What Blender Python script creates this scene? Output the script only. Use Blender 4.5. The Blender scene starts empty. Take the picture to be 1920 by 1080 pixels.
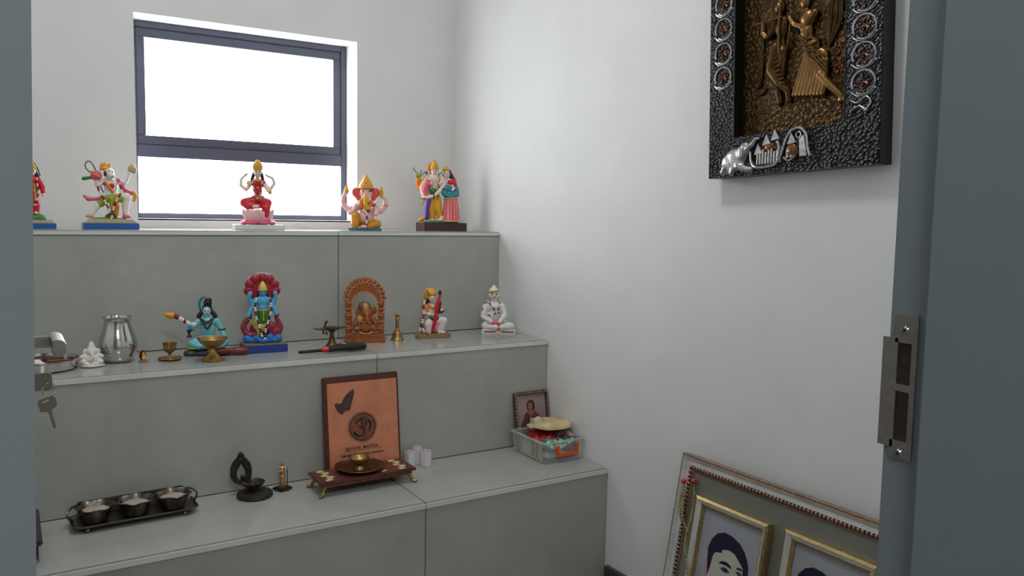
import bpy, bmesh, math, random
from mathutils import Vector, Matrix, Euler

sc = bpy.context.scene
COL = sc.collection
PI = math.pi
random.seed(7)

# ---------------------------------------------------------------- camera
cam_d = bpy.data.cameras.new('camera'); cam = bpy.data.objects.new('camera', cam_d); COL.objects.link(cam)
cam_d.sensor_width = 36.0; cam_d.sensor_fit = 'HORIZONTAL'
cam_d.lens = 1513.8 / 1920 * 36.0
cam_d.clip_start = 0.02
R_ = Vector((0.84748, -0.53055, 0.01716)); U_ = Vector((0.03232, 0.08384, 0.99596)); F_ = Vector((0.52984, 0.84350, -0.08820))
rot = Matrix((R_, U_, -F_)).transposed()
cam.matrix_world = Matrix.Translation((-1.41305, -2.67088, 1.02525)) @ rot.to_4x4()
sc.camera = cam

# ---------------------------------------------------------------- world, exposure
w = bpy.data.worlds.new('world'); sc.world = w; w.use_nodes = True
w.node_tree.nodes['Background'].inputs[0].default_value = (0.9, 0.95, 1.0, 1)
w.node_tree.nodes['Background'].inputs[1].default_value = 0.6
sc.view_settings.view_transform = 'Standard'; sc.view_settings.look = 'None'
sc.view_settings.gamma = 1.0; sc.view_settings.use_curve_mapping = False
sc.view_settings.exposure = 0.36
WINDOW_POWER = 6.1      # brightness of the daylit frosted panes
ROOM_POWER = 28.0        # added unseen ceiling lamp, raises the room's ambient light
RLX, RLY = -.95, -1.25
HALL_POWER = 16.0        # added unseen hall lamp behind the camera, fill from the doorway

# ---------------------------------------------------------------- materials
def lin(c):
    return tuple(((v / 255) / 12.92 if v / 255 <= .04045 else ((v / 255 + .055) / 1.055) ** 2.4) for v in c) + (1.0,)
MATS = {}
def mat(name, col, rough=.45, metal=0.0, var=0.0, scale=40, bump=0.0, bscale=120, col2=None, spec=.5, trans=0.0, alpha=1.0, coat=0.0):
    if name in MATS: return MATS[name]
    m = bpy.data.materials.new(name); m.use_nodes = True
    nt = m.node_tree; b = nt.nodes['Principled BSDF']
    b.inputs['Base Color'].default_value = lin(col)
    b.inputs['Roughness'].default_value = rough; b.inputs['Metallic'].default_value = metal
    b.inputs['Specular IOR Level'].default_value = spec
    b.inputs['Transmission Weight'].default_value = trans
    b.inputs['Alpha'].default_value = alpha
    b.inputs['Coat Weight'].default_value = coat
    tc = nt.nodes.new('ShaderNodeTexCoord')
    if var > 0 or col2:
        n = nt.nodes.new('ShaderNodeTexNoise'); n.inputs['Scale'].default_value = scale; n.inputs['Detail'].default_value = 6
        nt.links.new(tc.outputs['Object'], n.inputs['Vector'])
        r = nt.nodes.new('ShaderNodeValToRGB')
        a = lin(col); c2 = lin(col2) if col2 else tuple(min(1, v * (1 + var)) for v in a[:3]) + (1,)
        c1 = a if col2 else tuple(v * (1 - var) for v in a[:3]) + (1,)
        r.color_ramp.elements[0].position = .35; r.color_ramp.elements[1].position = .65
        r.color_ramp.elements[0].color = c1; r.color_ramp.elements[1].color = c2
        nt.links.new(n.outputs['Fac'], r.inputs[0]); nt.links.new(r.outputs[0], b.inputs['Base Color'])
    if bump > 0:
        n2 = nt.nodes.new('ShaderNodeTexNoise'); n2.inputs['Scale'].default_value = bscale; n2.inputs['Detail'].default_value = 4
        nt.links.new(tc.outputs['Object'], n2.inputs['Vector'])
        bp = nt.nodes.new('ShaderNodeBump'); bp.inputs['Strength'].default_value = bump; bp.inputs['Distance'].default_value = .002
        nt.links.new(n2.outputs['Fac'], bp.inputs['Height']); nt.links.new(bp.outputs[0], b.inputs['Normal'])
    MATS[name] = m
    return m
def emis(name, col, strength):
    m = bpy.data.materials.new(name); m.use_nodes = True
    b = m.node_tree.nodes['Principled BSDF']
    b.inputs['Base Color'].default_value = (.8, .8, .8, 1); b.inputs['Roughness'].default_value = .25
    b.inputs['Emission Color'].default_value = lin(col); b.inputs['Emission Strength'].default_value = strength
    return m
def voro(name, col, col2, scale, rough, metal, bump):
    m = bpy.data.materials.new(name); m.use_nodes = True
    nt = m.node_tree; b = nt.nodes['Principled BSDF']
    tc = nt.nodes.new('ShaderNodeTexCoord')
    v = nt.nodes.new('ShaderNodeTexVoronoi'); v.inputs['Scale'].default_value = scale
    nt.links.new(tc.outputs['Object'], v.inputs['Vector'])
    r = nt.nodes.new('ShaderNodeValToRGB'); r.color_ramp.elements[0].color = lin(col2); r.color_ramp.elements[1].color = lin(col)
    r.color_ramp.elements[0].position = .1; r.color_ramp.elements[1].position = .55
    nt.links.new(v.outputs['Distance'], r.inputs[0]); nt.links.new(r.outputs[0], b.inputs['Base Color'])
    bp = nt.nodes.new('ShaderNodeBump'); bp.inputs['Strength'].default_value = bump; bp.inputs['Distance'].default_value = .003; bp.invert = True
    nt.links.new(v.outputs['Distance'], bp.inputs['Height']); nt.links.new(bp.outputs[0], b.inputs['Normal'])
    b.inputs['Roughness'].default_value = rough; b.inputs['Metallic'].default_value = metal
    MATS[name] = m
    return m

def tile_mat(name, c1, c2, rough):
    m = bpy.data.materials.new(name); m.use_nodes = True
    nt = m.node_tree; b = nt.nodes['Principled BSDF']
    g = nt.nodes.new('ShaderNodeNewGeometry')
    n1 = nt.nodes.new('ShaderNodeTexNoise'); n1.inputs['Scale'].default_value = 5; n1.inputs['Detail'].default_value = 10; n1.inputs['Roughness'].default_value = .7
    n1.inputs['Distortion'].default_value = .6
    nt.links.new(g.outputs['Position'], n1.inputs['Vector'])
    r = nt.nodes.new('ShaderNodeValToRGB')
    r.color_ramp.elements[0].position = .3; r.color_ramp.elements[1].position = .7
    r.color_ramp.elements[0].color = lin(c1); r.color_ramp.elements[1].color = lin(c2)
    nt.links.new(n1.outputs['Fac'], r.inputs[0]); nt.links.new(r.outputs[0], b.inputs['Base Color'])
    b.inputs['Roughness'].default_value = rough
    MATS[name] = m
    return m

WALL = mat('white_wall_paint', (234, 235, 234), .6, var=.02, scale=6, bump=.05, bscale=300)
CEIL = mat('ceiling_paint', (235, 235, 232), .7, var=.01, scale=4)
FLOOR = tile_mat('floor_tile', (110, 110, 106), (128, 127, 122), .35)
TILE = tile_mat('stone_tile', (158, 160, 153), (175, 176, 169), .33)
TREAD = tile_mat('tread_tile', (158, 160, 157), (174, 175, 171), .13)
GROUT = mat('grout', (110, 110, 106), .8, var=.05)
TRIMT = mat('tile_edge_trim', (214, 214, 210), .3, var=.05, scale=8)
GREY = mat('grey_gloss_paint', (127, 136, 141), .38, var=.03, scale=3, bump=.08, bscale=500)
WFRAME = mat('grey_aluminium', (84, 86, 102), .45, var=.02)
SKIRT = mat('dark_skirting', (62, 60, 58), .5, var=.05)
STEEL = mat('polished_steel', (205, 203, 200), .14, 1.0, var=.02, scale=10)
BSTEEL = mat('brushed_steel', (168, 162, 158), .35, 1.0, var=.05, scale=60)
KEYM = mat('worn_nickel', (150, 142, 128), .35, 1.0, var=.08, scale=200)
BRASS = mat('aged_brass', (166, 134, 82), .4, 1.0, var=.18, scale=60, bump=.1)
DBRASS = mat('dark_brass', (104, 84, 58), .45, 1.0, var=.25, scale=50, bump=.1)
DMETAL = mat('dark_pewter', (112, 104, 96), .38, 1.0, var=.25, scale=45, bump=.1)
BLACKM = mat('blackened_metal', (62, 56, 50), .5, .6, var=.3, scale=60, bump=.2)

# ---------------------------------------------------------------- mesh helpers
def rotm(r): return Euler(r).to_matrix().to_4x4()
TMP = bpy.data.scenes.new('remesh_workspace')   # scratch scene, removed at the end
class MB:
    def __init__(s): s.bm = bmesh.new()
    def ell(s, c, r, rot=(0, 0, 0), seg=14, rings=9):
        if not hasattr(r, '__len__'): r = (r, r, r)
        M = Matrix.Translation(c) @ rotm(rot) @ Matrix.Diagonal((*r, 1))
        bm = s.bm; V = bm.verts.new; top = V(M @ Vector((0, 0, 1))); bot = V(M @ Vector((0, 0, -1))); R = []
        for i in range(1, rings):
            t = PI * i / rings; st, ct = math.sin(t), math.cos(t)
            R.append([V(M @ Vector((st * math.cos(2 * PI * k / seg), st * math.sin(2 * PI * k / seg), ct))) for k in range(seg)])
        F = bm.faces.new
        for k in range(seg):
            j = (k + 1) % seg
            F((top, R[0][k], R[0][j])); F((bot, R[-1][j], R[-1][k]))
            for A, B in zip(R, R[1:]): F((A[k], B[k], B[j], A[j]))
        return s
    def cone(s, p0, p1, r0, r1, seg=12, caps=True):
        p0 = Vector(p0); p1 = Vector(p1); d = p1 - p0
        if d.length < 1e-7: return s
        q = Vector((0, 0, 1)).rotation_difference(d.normalized()).to_matrix().to_4x4()
        M = Matrix.Translation((p0 + p1) / 2) @ q
        bmesh.ops.create_cone(s.bm, cap_ends=caps, segments=seg, radius1=max(r0, 1e-5), radius2=max(r1, 1e-5), depth=d.length, matrix=M); return s
    def limb(s, pts, rs, seg=10):
        if not hasattr(rs, '__len__'): rs = [rs] * len(pts)
        for p, r in zip(pts, rs): s.ell(p, r, seg=seg, rings=7)
        for i in range(len(pts) - 1): s.cone(pts[i], pts[i + 1], rs[i], rs[i + 1], seg)
        return s
    def tube(s, pts, r, seg=8, closed=False, smooth=3):
        P = [Vector(p) for p in pts]
        if smooth and len(P) > 2:
            Q = []; n = len(P)
            rng = range(n) if closed else range(n - 1)
            for i in rng:
                a = P[(i - 1) % n] if (closed or i > 0) else P[i]; b = P[i]; c = P[(i + 1) % n]
                d = P[(i + 2) % n] if (closed or i + 2 < n) else c
                for k in range(smooth):
                    t = k / smooth
                    Q.append(.5 * ((2 * b) + (c - a) * t + (2 * a - 5 * b + 4 * c - d) * t * t + (3 * b - a - 3 * c + d) * t ** 3))
            if not closed: Q.append(P[-1])
            P = Q
        n = len(P); rings = []
        nrm = None
        for i in range(n):
            if closed: t = P[(i + 1) % n] - P[i - 1]
            else: t = P[min(i + 1, n - 1)] - P[max(i - 1, 0)]
            if t.length < 1e-9: t = Vector((0, 0, 1))
            t.normalize()
            if nrm is None:
                nrm = t.orthogonal().normalized()
            else:
                nrm = nrm - t * nrm.dot(t)
                nrm = nrm.normalized() if nrm.length > 1e-6 else t.orthogonal().normalized()
            bn = t.cross(nrm)
            rr = r[min(int(i / max(1, n - 1) * (len(r) - 1) + .5), len(r) - 1)] if hasattr(r, '__len__') else r
            rings.append([s.bm.verts.new(P[i] + (nrm * math.cos(2 * PI * k / seg) + bn * math.sin(2 * PI * k / seg)) * rr) for k in range(seg)])
        m = n if closed else n - 1
        for i in range(m):
            A = rings[i]; B = rings[(i + 1) % n]
            for k in range(seg): s.bm.faces.new((A[k], A[(k + 1) % seg], B[(k + 1) % seg], B[k]))
        if not closed:
            s.bm.faces.new(rings[0][::-1]); s.bm.faces.new(rings[-1])
        return s
    def box(s, c, d, rot=(0, 0, 0)):
        M = Matrix.Translation(c) @ rotm(rot) @ Matrix.Diagonal((*d, 1))
        bmesh.ops.create_cube(s.bm, size=1, matrix=M); return s
    def lathe(s, prof, c=(0, 0, 0), seg=28, rfun=None, cap=True):
        c = Vector(c); rings = []
        for (r, z) in prof:
            ring = []
            for k in range(seg):
                a = 2 * PI * k / seg; q = r * (rfun(a, z) if rfun else 1)
                ring.append(s.bm.verts.new(c + Vector((q * math.cos(a), q * math.sin(a), z))))
            rings.append(ring)
        for A, B in zip(rings, rings[1:]):
            for k in range(seg): s.bm.faces.new((A[k], A[(k + 1) % seg], B[(k + 1) % seg], B[k]))
        if cap: s.bm.faces.new(rings[0][::-1]); s.bm.faces.new(rings[-1])
        return s
    def prism(s, out, y0, y1, hole=None):
        """outline in (x,z), extruded along y"""
        if hole is None:
            a = [s.bm.verts.new((x, y0, z)) for x, z in out]; b = [s.bm.verts.new((x, y1, z)) for x, z in out]
            s.bm.faces.new(a); s.bm.faces.new(b[::-1]); n = len(out)
            for i in range(n): s.bm.faces.new((a[i], b[i], b[(i + 1) % n], a[(i + 1) % n]))
        else:
            n = len(out); assert len(hole) == n
            V = [[s.bm.verts.new((x, y, z)) for x, z in L] for L in (out, hole) for y in (y0, y1)]
            oa, ob, ha, hb = V
            for i in range(n):
                j = (i + 1) % n
                s.bm.faces.new((oa[i], oa[j], ha[j], ha[i])); s.bm.faces.new((ob[j], ob[i], hb[i], hb[j]))
                s.bm.faces.new((oa[j], oa[i], ob[i], ob[j])); s.bm.faces.new((ha[i], ha[j], hb[j], hb[i]))
        return s
    def torus(s, c, R, r, rot=(0, 0, 0), seg=24, sg=8, sx=1, sy=1):
        M = Matrix.Translation(c) @ rotm(rot)
        pts = [M @ Vector((R * sx * math.cos(2 * PI * k / seg), R * sy * math.sin(2 * PI * k / seg), 0)) for k in range(seg)]
        return s.tube(pts, r, sg, True, 0)
    def beads(s, pts, r, gap=1.9, pick=None, seg=8):
        """beads strung along a polyline; pick(i) filters"""
        P = [Vector(p) for p in pts]; L = [0]
        for a, b in zip(P, P[1:]): L.append(L[-1] + (b - a).length)
        n = int(L[-1] / (r * gap)); 
        for i in range(n + 1):
            if pick and not pick(i): continue
            t = i * r * gap
            for k in range(len(P) - 1):
                if t <= L[k + 1] + 1e-9:
                    f = (t - L[k]) / max(1e-9, L[k + 1] - L[k]); s.ell(P[k].lerp(P[k + 1], f), r, seg=seg, rings=6); break
        return s
    def build(s, name, m, parent=None, scale=1.0, remesh=None, smooth=True, bevel=0, M=None):
        if scale != 1.0: bmesh.ops.scale(s.bm, vec=(scale,) * 3, verts=s.bm.verts)
        if M is not None: bmesh.ops.transform(s.bm, matrix=M, verts=s.bm.verts)
        if bevel: bmesh.ops.bevel(s.bm, geom=list(s.bm.edges), offset=bevel, segments=2, affect='EDGES', clamp_overlap=True)
        bmesh.ops.recalc_face_normals(s.bm, faces=s.bm.faces)
        me = bpy.data.meshes.new(name); s.bm.to_mesh(me); s.bm.free()
        if remesh:
            t = bpy.data.objects.new('tmp', me); TMP.collection.objects.link(t)
            md = t.modifiers.new('r', 'REMESH'); md.mode = 'VOXEL'; md.voxel_size = remesh
            sm = t.modifiers.new('s', 'SMOOTH'); sm.factor = .5; sm.iterations = 3
            vl = TMP.view_layers[0]; vl.update(); dg = vl.depsgraph
            nm = bpy.data.meshes.new_from_object(t.evaluated_get(dg)); bpy.data.objects.remove(t); bpy.data.meshes.remove(me)
            me = nm; me.name = name
        if smooth:
            if remesh: me.shade_smooth()
            else:
                me.shade_smooth(); me.set_sharp_from_angle(angle=math.radians(38))
        me.materials.clear(); me.materials.append(m)
        o = bpy.data.objects.new(name, me); COL.objects.link(o)
        if parent: o.parent = parent
        return o

def tag(o, label=None, cat=None, group=None, kind=None):
    if label: o['label'] = label
    if cat: o['category'] = cat
    if group: o['group'] = group
    if kind: o['kind'] = kind
    return o
def empty(name, label, cat, loc, rz=0, group=None, kind=None):
    o = bpy.data.objects.new(name, None); COL.objects.link(o); o.empty_display_size = .02
    o.location = loc; o.rotation_euler = (0, 0, rz)
    return tag(o, label, cat, group, kind)
SPLIT = ('lotus_buds', 'armlets', 'tusks', 'rod_red', 'rod_white', 'bracelets')
ONE = {'lotus_buds': 'lotus_bud', 'armlets': 'armlet', 'tusks': 'tusk', 'bracelets': 'bracelet', 'ears': 'ear', 'shoes': 'shoe', 'hands': 'hand', 'feet': 'foot'}
def split(o):
    """separate loose pieces of a small part into objects of their own"""
    bm = bmesh.new(); bm.from_mesh(o.data); bm.verts.index_update(); comp = {}; groups = []
    for v in bm.verts:
        if v.index in comp: continue
        st = [v]; comp[v.index] = len(groups); g = [v.index]
        while st:
            a = st.pop()
            for e in a.link_edges:
                b = e.other_vert(a)
                if b.index not in comp: comp[b.index] = len(groups); g.append(b.index); st.append(b)
        groups.append(g)
    bm.free()
    if len(groups) < 2: return o
    nm = ONE.get(o.name.split('.')[0], o.name.split('.')[0]); me0 = o.data; first = None
    for gi in sorted(range(len(groups)), key=lambda k: -len(groups[k])):
        bm = bmesh.new(); bm.from_mesh(me0); bm.verts.ensure_lookup_table()
        bmesh.ops.delete(bm, geom=[v for v in bm.verts if comp[v.index] != gi], context='VERTS')
        me = bpy.data.meshes.new(nm); bm.to_mesh(me); bm.free(); me.materials.clear(); me.materials.append(me0.materials[0])
        n = bpy.data.objects.new(nm, me); COL.objects.link(n); n.parent = o.parent
        first = first or n
    bpy.data.objects.remove(o); bpy.data.meshes.remove(me0)
    return first
class Fig:
    """a thing whose parts are modelled in small local units and baked to metres"""
    def __init__(s, name, label, cat, loc, mm, theta, group=None, vox=.9):
        s.s = mm / 1000; s.root = empty(name, label, cat, loc, -math.radians(theta), group); s.vox = vox; s.th = math.radians(theta)
    def __call__(s, name, m, mb, rm=False, parent=None, smooth=True, turn=0, bevel=0):
        M = Matrix.Rotation(turn, 4, 'Z') if turn else None
        if rm: return split(mb.build(name, m, parent or s.root, s.s, remesh=(s.vox * s.s if rm is True else rm * s.s), M=M))
        if name in SPLIT: return split(mb.build(name, m, parent or s.root, s.s, M=M))
        return mb.build(name, m, parent or s.root, s.s, remesh=(s.vox * s.s if rm is True else (rm * s.s if rm else None)), smooth=smooth, M=M, bevel=bevel * s.s)

def arc(c, R, a0, a1, n=8, y=0, sx=1, sz=1):
    return [(c[0] + R * sx * math.cos(a0 + (a1 - a0) * i / n), y, c[1] + R * sz * math.sin(a0 + (a1 - a0) * i / n)) for i in range(n + 1)]

# painted resin colours
def P(name, c, rough=.32, var=.06, **k): return mat('painted_' + name, c, rough, var=var, scale=200, **k)
SKIN = P('skin', (236, 214, 200)); WHITE = P('white', (232, 228, 220)); RED = P('red', (200, 32, 48)); CRIM = P('crimson', (140, 24, 36))
PINK = P('pink', (226, 96, 128)); LPINK = P('pale_pink', (238, 190, 190)); GOLD = P('gold', (222, 160, 40)); DGOLD = P('ochre', (206, 140, 24))
TEAL = P('teal', (40, 130, 150)); BLUE = P('blue', (32, 96, 170)); SKY = P('sky_blue', (84, 168, 215)); AQUA = P('aqua', (112, 190, 195))
GREEN = P('green', (46, 120, 50)); LIME = P('lime', (150, 170, 40)); BLACK = P('black', (30, 26, 26)); DARKB = P('dark_brown', (66, 34, 34))
PURP = P('purple', (96, 60, 170)); ORANGE = P('orange', (226, 130, 30)); CORAL = P('coral', (222, 88, 84)); TAN = P('tan', (196, 176, 132))
MARBLE = P('marble', (226, 226, 222), .25, var=.03); GREYP = P('grey', (120, 116, 110)); OLIVE = P('olive_gold', (140, 124, 78), .4, var=.2)
ROCK = P('dark_rock', (58, 60, 58), .5, var=.4); NAVY = P('navy', (28, 60, 140)); SKYL = P('light_blue', (120, 165, 205))

def face(F, c, r, parent=None, iris=BLACK, yaw=0):
    """eyes, brows and lips on a head of radius r facing -y"""
    def pt(a, b, k=1.0):
        v = Vector((math.sin(a) * math.cos(b), -math.cos(a) * math.cos(b), math.sin(b))) * r * k
        return Vector(c) + Matrix.Rotation(yaw, 3, 'Z') @ v
    e = MB(); l = MB()
    for sg in (-1, 1):
        e.ell(pt(sg * .38, .12), (r * .2, r * .1, r * .11)); e.ell(pt(sg * .38, .38), (r * .24, r * .09, r * .05))
    l.ell(pt(0, -.5), (r * .24, r * .12, r * .1))
    F('eyes', iris, e, parent=parent); F('lips', RED, l, parent=parent)
def garland(F, pts, r=1.7, c1=WHITE, c2=CRIM, parent=None):
    a = MB(); a.beads(pts, r, pick=lambda i: i % 4 < 2); b = MB(); b.beads(pts, r, pick=lambda i: i % 4 >= 2)
    g = F('garland', c1, a, parent=parent); F('garland_bead', c2, b, parent=g); return g

# ================================================================ SETTING
H1, H2, H3 = .972, .647, .326
D1, D2, D3 = .337, .637, .945
XL = -1.75; YF = -2.165; HC = 2.6
def slab(name, x0, x1, y0, y1, z0, z1, m, bevel=0, parent=None, kind='structure'):
    o = MB().box(((x0 + x1) / 2, (y0 + y1) / 2, (z0 + z1) / 2), (x1 - x0, y1 - y0, z1 - z0)).build(name, m, parent, bevel=bevel, smooth=bool(bevel))
    if not parent and kind: o['kind'] = kind
    return o
slab('floor', -3.2, 1.2, -4.8, .3, -.12, 0, FLOOR)
slab('ceiling', -3.2, 1.2, -4.8, .3, HC, HC + .1, CEIL)
slab('wall_right', 0, .14, YF - .11, .3, 0, HC, WALL)
slab('wall_left', XL - .14, XL, YF - .11, .3, 0, HC, WALL)
# back wall with the window opening
WX0, WX1, WZ0, WZ1 = -1.072, -.376, 1.0, 1.608
o_ = [(XL, 0), (0, 0), (0, HC), (XL, HC)]; h_ = [(WX0, WZ0), (WX1, WZ0), (WX1, WZ1), (WX0, WZ1)]
tag(MB().prism(o_, 0, .2, h_).build('wall_back', WALL, smooth=False), kind='structure')
# front wall with the doorway
tag(MB().prism([(XL, 0), (-1.46, 0), (-1.46, 2.06), (-.572, 2.06), (-.572, 0), (0, 0), (0, HC), (XL, HC)], YF - .11, YF).build('wall_front', WALL, smooth=False), kind='structure')
# hall behind the doorway
slab('wall_hall_left', -3.2, -3.1, -4.8, YF - .11, 0, HC, WALL); slab('wall_hall_right', 1.1, 1.2, -4.8, YF - .11, 0, HC, WALL)
slab('wall_hall_back', -3.1, 1.1, -4.8, -4.7, 0, HC, WALL)
slab('wall_hall_front_left', -3.1, XL - .14, YF - .11, YF, 0, HC, WALL); slab('wall_hall_front_right', .14, 1.1, YF - .11, YF, 0, HC, WALL)
lampo = empty('added_hall_lamp', 'added unseen square hall lamp giving fill light through the doorway', 'lamp', (-1.3, -3.5, HC - .05))  # added lamp, out of view, to light the jambs and statuette fronts
MB().box((0, 0, .02), (.64, .64, .04)).build('added_lamp_body', WALL, lampo, smooth=False)
MB().box((0, 0, -.005), (.6, .6, .01)).build('added_lamp_diffuser', emis('added_hall_glow', (250, 251, 250), HALL_POWER), lampo, smooth=False)
rl = empty('added_room_lamp', 'added unseen round lamp giving fill light above the prayer room floor', 'lamp', (RLX, RLY, HC - .06))  # added lamp, out of view, to brighten back wall and upper steps
MB().lathe([(.17, .03), (.19, .045), (.19, .06), (0, .06)], seg=32, cap=False).build('added_lamp_body', WALL, rl)
MB().lathe([(0, 0), (.09, .004), (.15, .016), (.17, .03), (.165, .032), (0, .032)], seg=32, cap=False).build('added_lamp_diffuser', emis('added_room_glow', (251, 251, 249), ROOM_POWER), rl)
slab('baseboard_right', -.014, 0, YF, -D3 - .012, 0, .05, SKIRT)

# window
win = empty('window_1', None, None, ((WX0 + WX1) / 2, .1, WZ0), kind='structure')
def wbox(name, x0, x1, z0, z1, y0, y1, m, parent, bevel=.002):
    cx = (WX0 + WX1) / 2
    return MB().box(((x0 + x1) / 2 - cx, (y0 + y1) / 2, (z0 + z1) / 2 - WZ0), (x1 - x0, y1 - y0, z1 - z0)).build(name, m, parent, bevel=bevel)
wbox('frame_jamb', WX0, WX0 + .017, WZ0, WZ1, 0, .05, WFRAME, win); wbox('frame_jamb', WX1 - .020, WX1, WZ0, WZ1, 0, .05, WFRAME, win)
wbox('frame_head', WX0 + .017, WX1 - .020, WZ1 - .02, WZ1, 0, .05, WFRAME, win); wbox('frame_sill', WX0 + .017, WX1 - .020, WZ0, WZ0 + .017, 0, .05, WFRAME, win)
wbox('transom', WX0 + .017, WX1 - .020, 1.192, 1.230, 0, .05, WFRAME, win)
UX0, UX1, UZ0, UZ1 = -1.029, -.421, 1.259, 1.560
for nm, a in (('sash_rail', (WX0 + .017, WX1 - .020, UZ1, WZ1 - .02)), ('sash_rail', (WX0 + .017, WX1 - .020, 1.230, UZ0)),
              ('sash_stile', (WX0 + .017, UX0, UZ0, UZ1)), ('sash_stile', (UX1, WX1 - .020, UZ0, UZ1))):
    wbox(nm, *a, .006, .044, WFRAME, win)
PANE = emis('daylit_frosted_glass', (246, 250, 255), WINDOW_POWER)
wbox('pane', UX0 - .004, UX1 + .004, UZ0 - .004, UZ1 + .004, .02, .026, PANE, win, 0)
wbox('pane', WX0 + .015, WX1 - .018, WZ0 + .015, 1.194, .02, .026, PANE, win, 0)
slab('window_sill_trim', WX0, WX1, .0, .1, WZ0 - .004, WZ0 + .0005, WALL, parent=None)

# tiled steps
steps = empty('stepped_platform', 'grey stone-tiled stepped platform built against the back wall', None, (0, 0, 0), kind='structure')
XJ = -.565
def core(x0, x1, y0, y1, z0, z1): 
    MB().box(((x0 + x1) / 2, (y0 + y1) / 2, (z0 + z1) / 2), (x1 - x0, y1 - y0, z1 - z0)).build('step_core', GROUT, steps, smooth=False)
zlow = 0
for i, (d, dprev, h, hlow, tth) in enumerate(((D1, 0, H1, H2, .008), (D2, D1, H2, H3, .010), (D3, D2, H3, 0, .012))):
    core(XL, -.001, -d + .012, -dprev + (.012 if i else 0), hlow if i < 2 else 0, h - .014)
    if i == 0: core(XL, -.001, -D1 + .012, 0, 0, H2)
    if i == 1: core(XL, -.001, -D2 + .012, -D1 + .012, 0, H3)
    for (a, b) in ((XL + .002, XJ - .001), (XJ + .001, -.0015)):
        MB().box(((a + b) / 2, -d + .007, (hlow + h - .013) / 2 + .0005), (b - a, .010, h - hlow - .015)).build('riser_tile', TILE, steps, bevel=.0012)
        MB().box(((a + b) / 2, (-d - dprev) / 2 + (.0055 if i else .003), h - .006), (b - a, d - dprev - (.003 if i else .004), .012)).build('tread_tile', TREAD, steps, bevel=.0012)
        MB().box(((a + b) / 2, -d + .0005, h - .0075), (b - a, .003, .013 if i else .010)).build('edge_trim', TRIMT, steps, bevel=.0008)

# door frame and door
def jamb(name, boxes):
    r = empty(name, None, None, (0, 0, 0), kind='structure')
    for nm, a in boxes:
        MB().box(((a[0] + a[1]) / 2, (a[2] + a[3]) / 2, (a[4] + a[5]) / 2), (a[1] - a[0], a[3] - a[2], a[5] - a[4])).build(nm, GREY, r, bevel=.0018)
    return r
ST = -2.199; RB = -2.153
# the hinge-side stop has a small chip in its edge, so it is made in three lengths
tr1 = jamb('trim_1', [('rebate', (-1.46, -1.4245, ST, RB, 0, 2.05))])
SX = lambda z: -1.4051 + (z - .997) * .0222      # the frame is a little out of plumb
ch = .0030
MB().prism([(-1.47, 0), (SX(0), 0), (SX(.79), .79), (SX(1.120), 1.120), (SX(1.121) - ch, 1.121), (SX(1.146) - ch, 1.146), (SX(1.147), 1.147), (SX(2.05), 2.05), (-1.47, 2.05)], -2.34, ST).build('stop', GREY, tr1, smooth=False)
tr2 = jamb('trim_2', [('stop', (-.615, -.572, -2.34, ST, 0, 2.05)), ('rebate', (-.603, -.572, ST, RB, 0, 2.05))])
jamb('trim_3', [('head_stop', (-1.44, -.572, -2.34, ST, 2.03, 2.10)), ('head_rebate', (-1.44, -.572, ST, RB, 2.04, 2.10))])
# strike plate: frame with two latch openings and a lip
sp = MB()
X0, X1 = -.6050, -.6036
def spb(y0, y1, z0, z1): sp.box(((X0 + X1) / 2, (y0 + y1) / 2, (z0 + z1) / 2), (X1 - X0, y1 - y0, z1 - z0))
spb(-2.1865, -2.1615, .898, .929); spb(-2.1865, -2.1615, .7725, .7915); spb(-2.1865, -2.1805, .7915, .898); spb(-2.1805, -2.1648, .8455, .853)
spb(-2.1648, -2.1475, .7835, .9025)
plate = sp.build('strike_plate', mat('dull_steel', (150, 142, 136), .42, .6, var=.08, scale=90), tr2, smooth=False); plate['label'] = 'brushed steel strike plate with two latch openings'
sb = MB(); sb.box((-.6034, -2.1726, .8755), (.0008, .0165, .047)).build('pocket_shade', mat('rusty_pocket_shade', (46, 34, 28), .8, var=.5, scale=80), tr2, smooth=False)  # thin dark panels: shade of the latch hollows put into their colour
MB().box((-.6034, -2.1726, .8185), (.0008, .0165, .056)).build('pocket_shade', MATS['rusty_pocket_shade'], tr2, smooth=False)
for z in (.9115, .7785):
    s_ = MB(); s_.cone((-.6068, -2.1725, z), (-.6049, -2.1725, z), .0032, .0046, 16); sw = s_.build('screw', STEEL, tr2)
    MB().box((-.6069, -2.1725, z), (.0006, .0045, .0009), (.6, 0, 0)).box((-.6069, -2.1725, z), (.0006, .0009, .0045), (.6, 0, 0)).build('screw_slot', BLACK, sw, smooth=False)
# door leaf, swung fully open into the room behind the hinge-side stop
door = empty('door_1', None, None, (-1.4445, RB + .004, .01), kind='structure')
MB().box((0, .4, 1.01), (.04, .8, 2.02)).build('door_leaf', GREY, door, bevel=.002)
HY = .741; HZ = .844 - .01
MB().box((.023, HY, HZ - .03), (.006, .045, .17)).build('handle_plate', BSTEEL, door, bevel=.0015)
lv = MB().box((.0485, HY, HZ), (.062, .017, .015)); neck = lv.build('handle_neck', BSTEEL, door, bevel=.002)
MB().prism([(.0785, HZ + .0115), (.0885, HZ + .0115), (.0945, HZ + .007), (.0935, HZ - .0075), (.086, HZ - .012), (.0785, HZ - .009)], HY - .075, HY + .010).build('lever', BSTEEL, door, bevel=.0015)
MB().cone((.026, HY, HZ - .056), (.0505, HY, HZ - .056), .009, .009, 20).build('lock_cylinder', BSTEEL, door)
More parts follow.
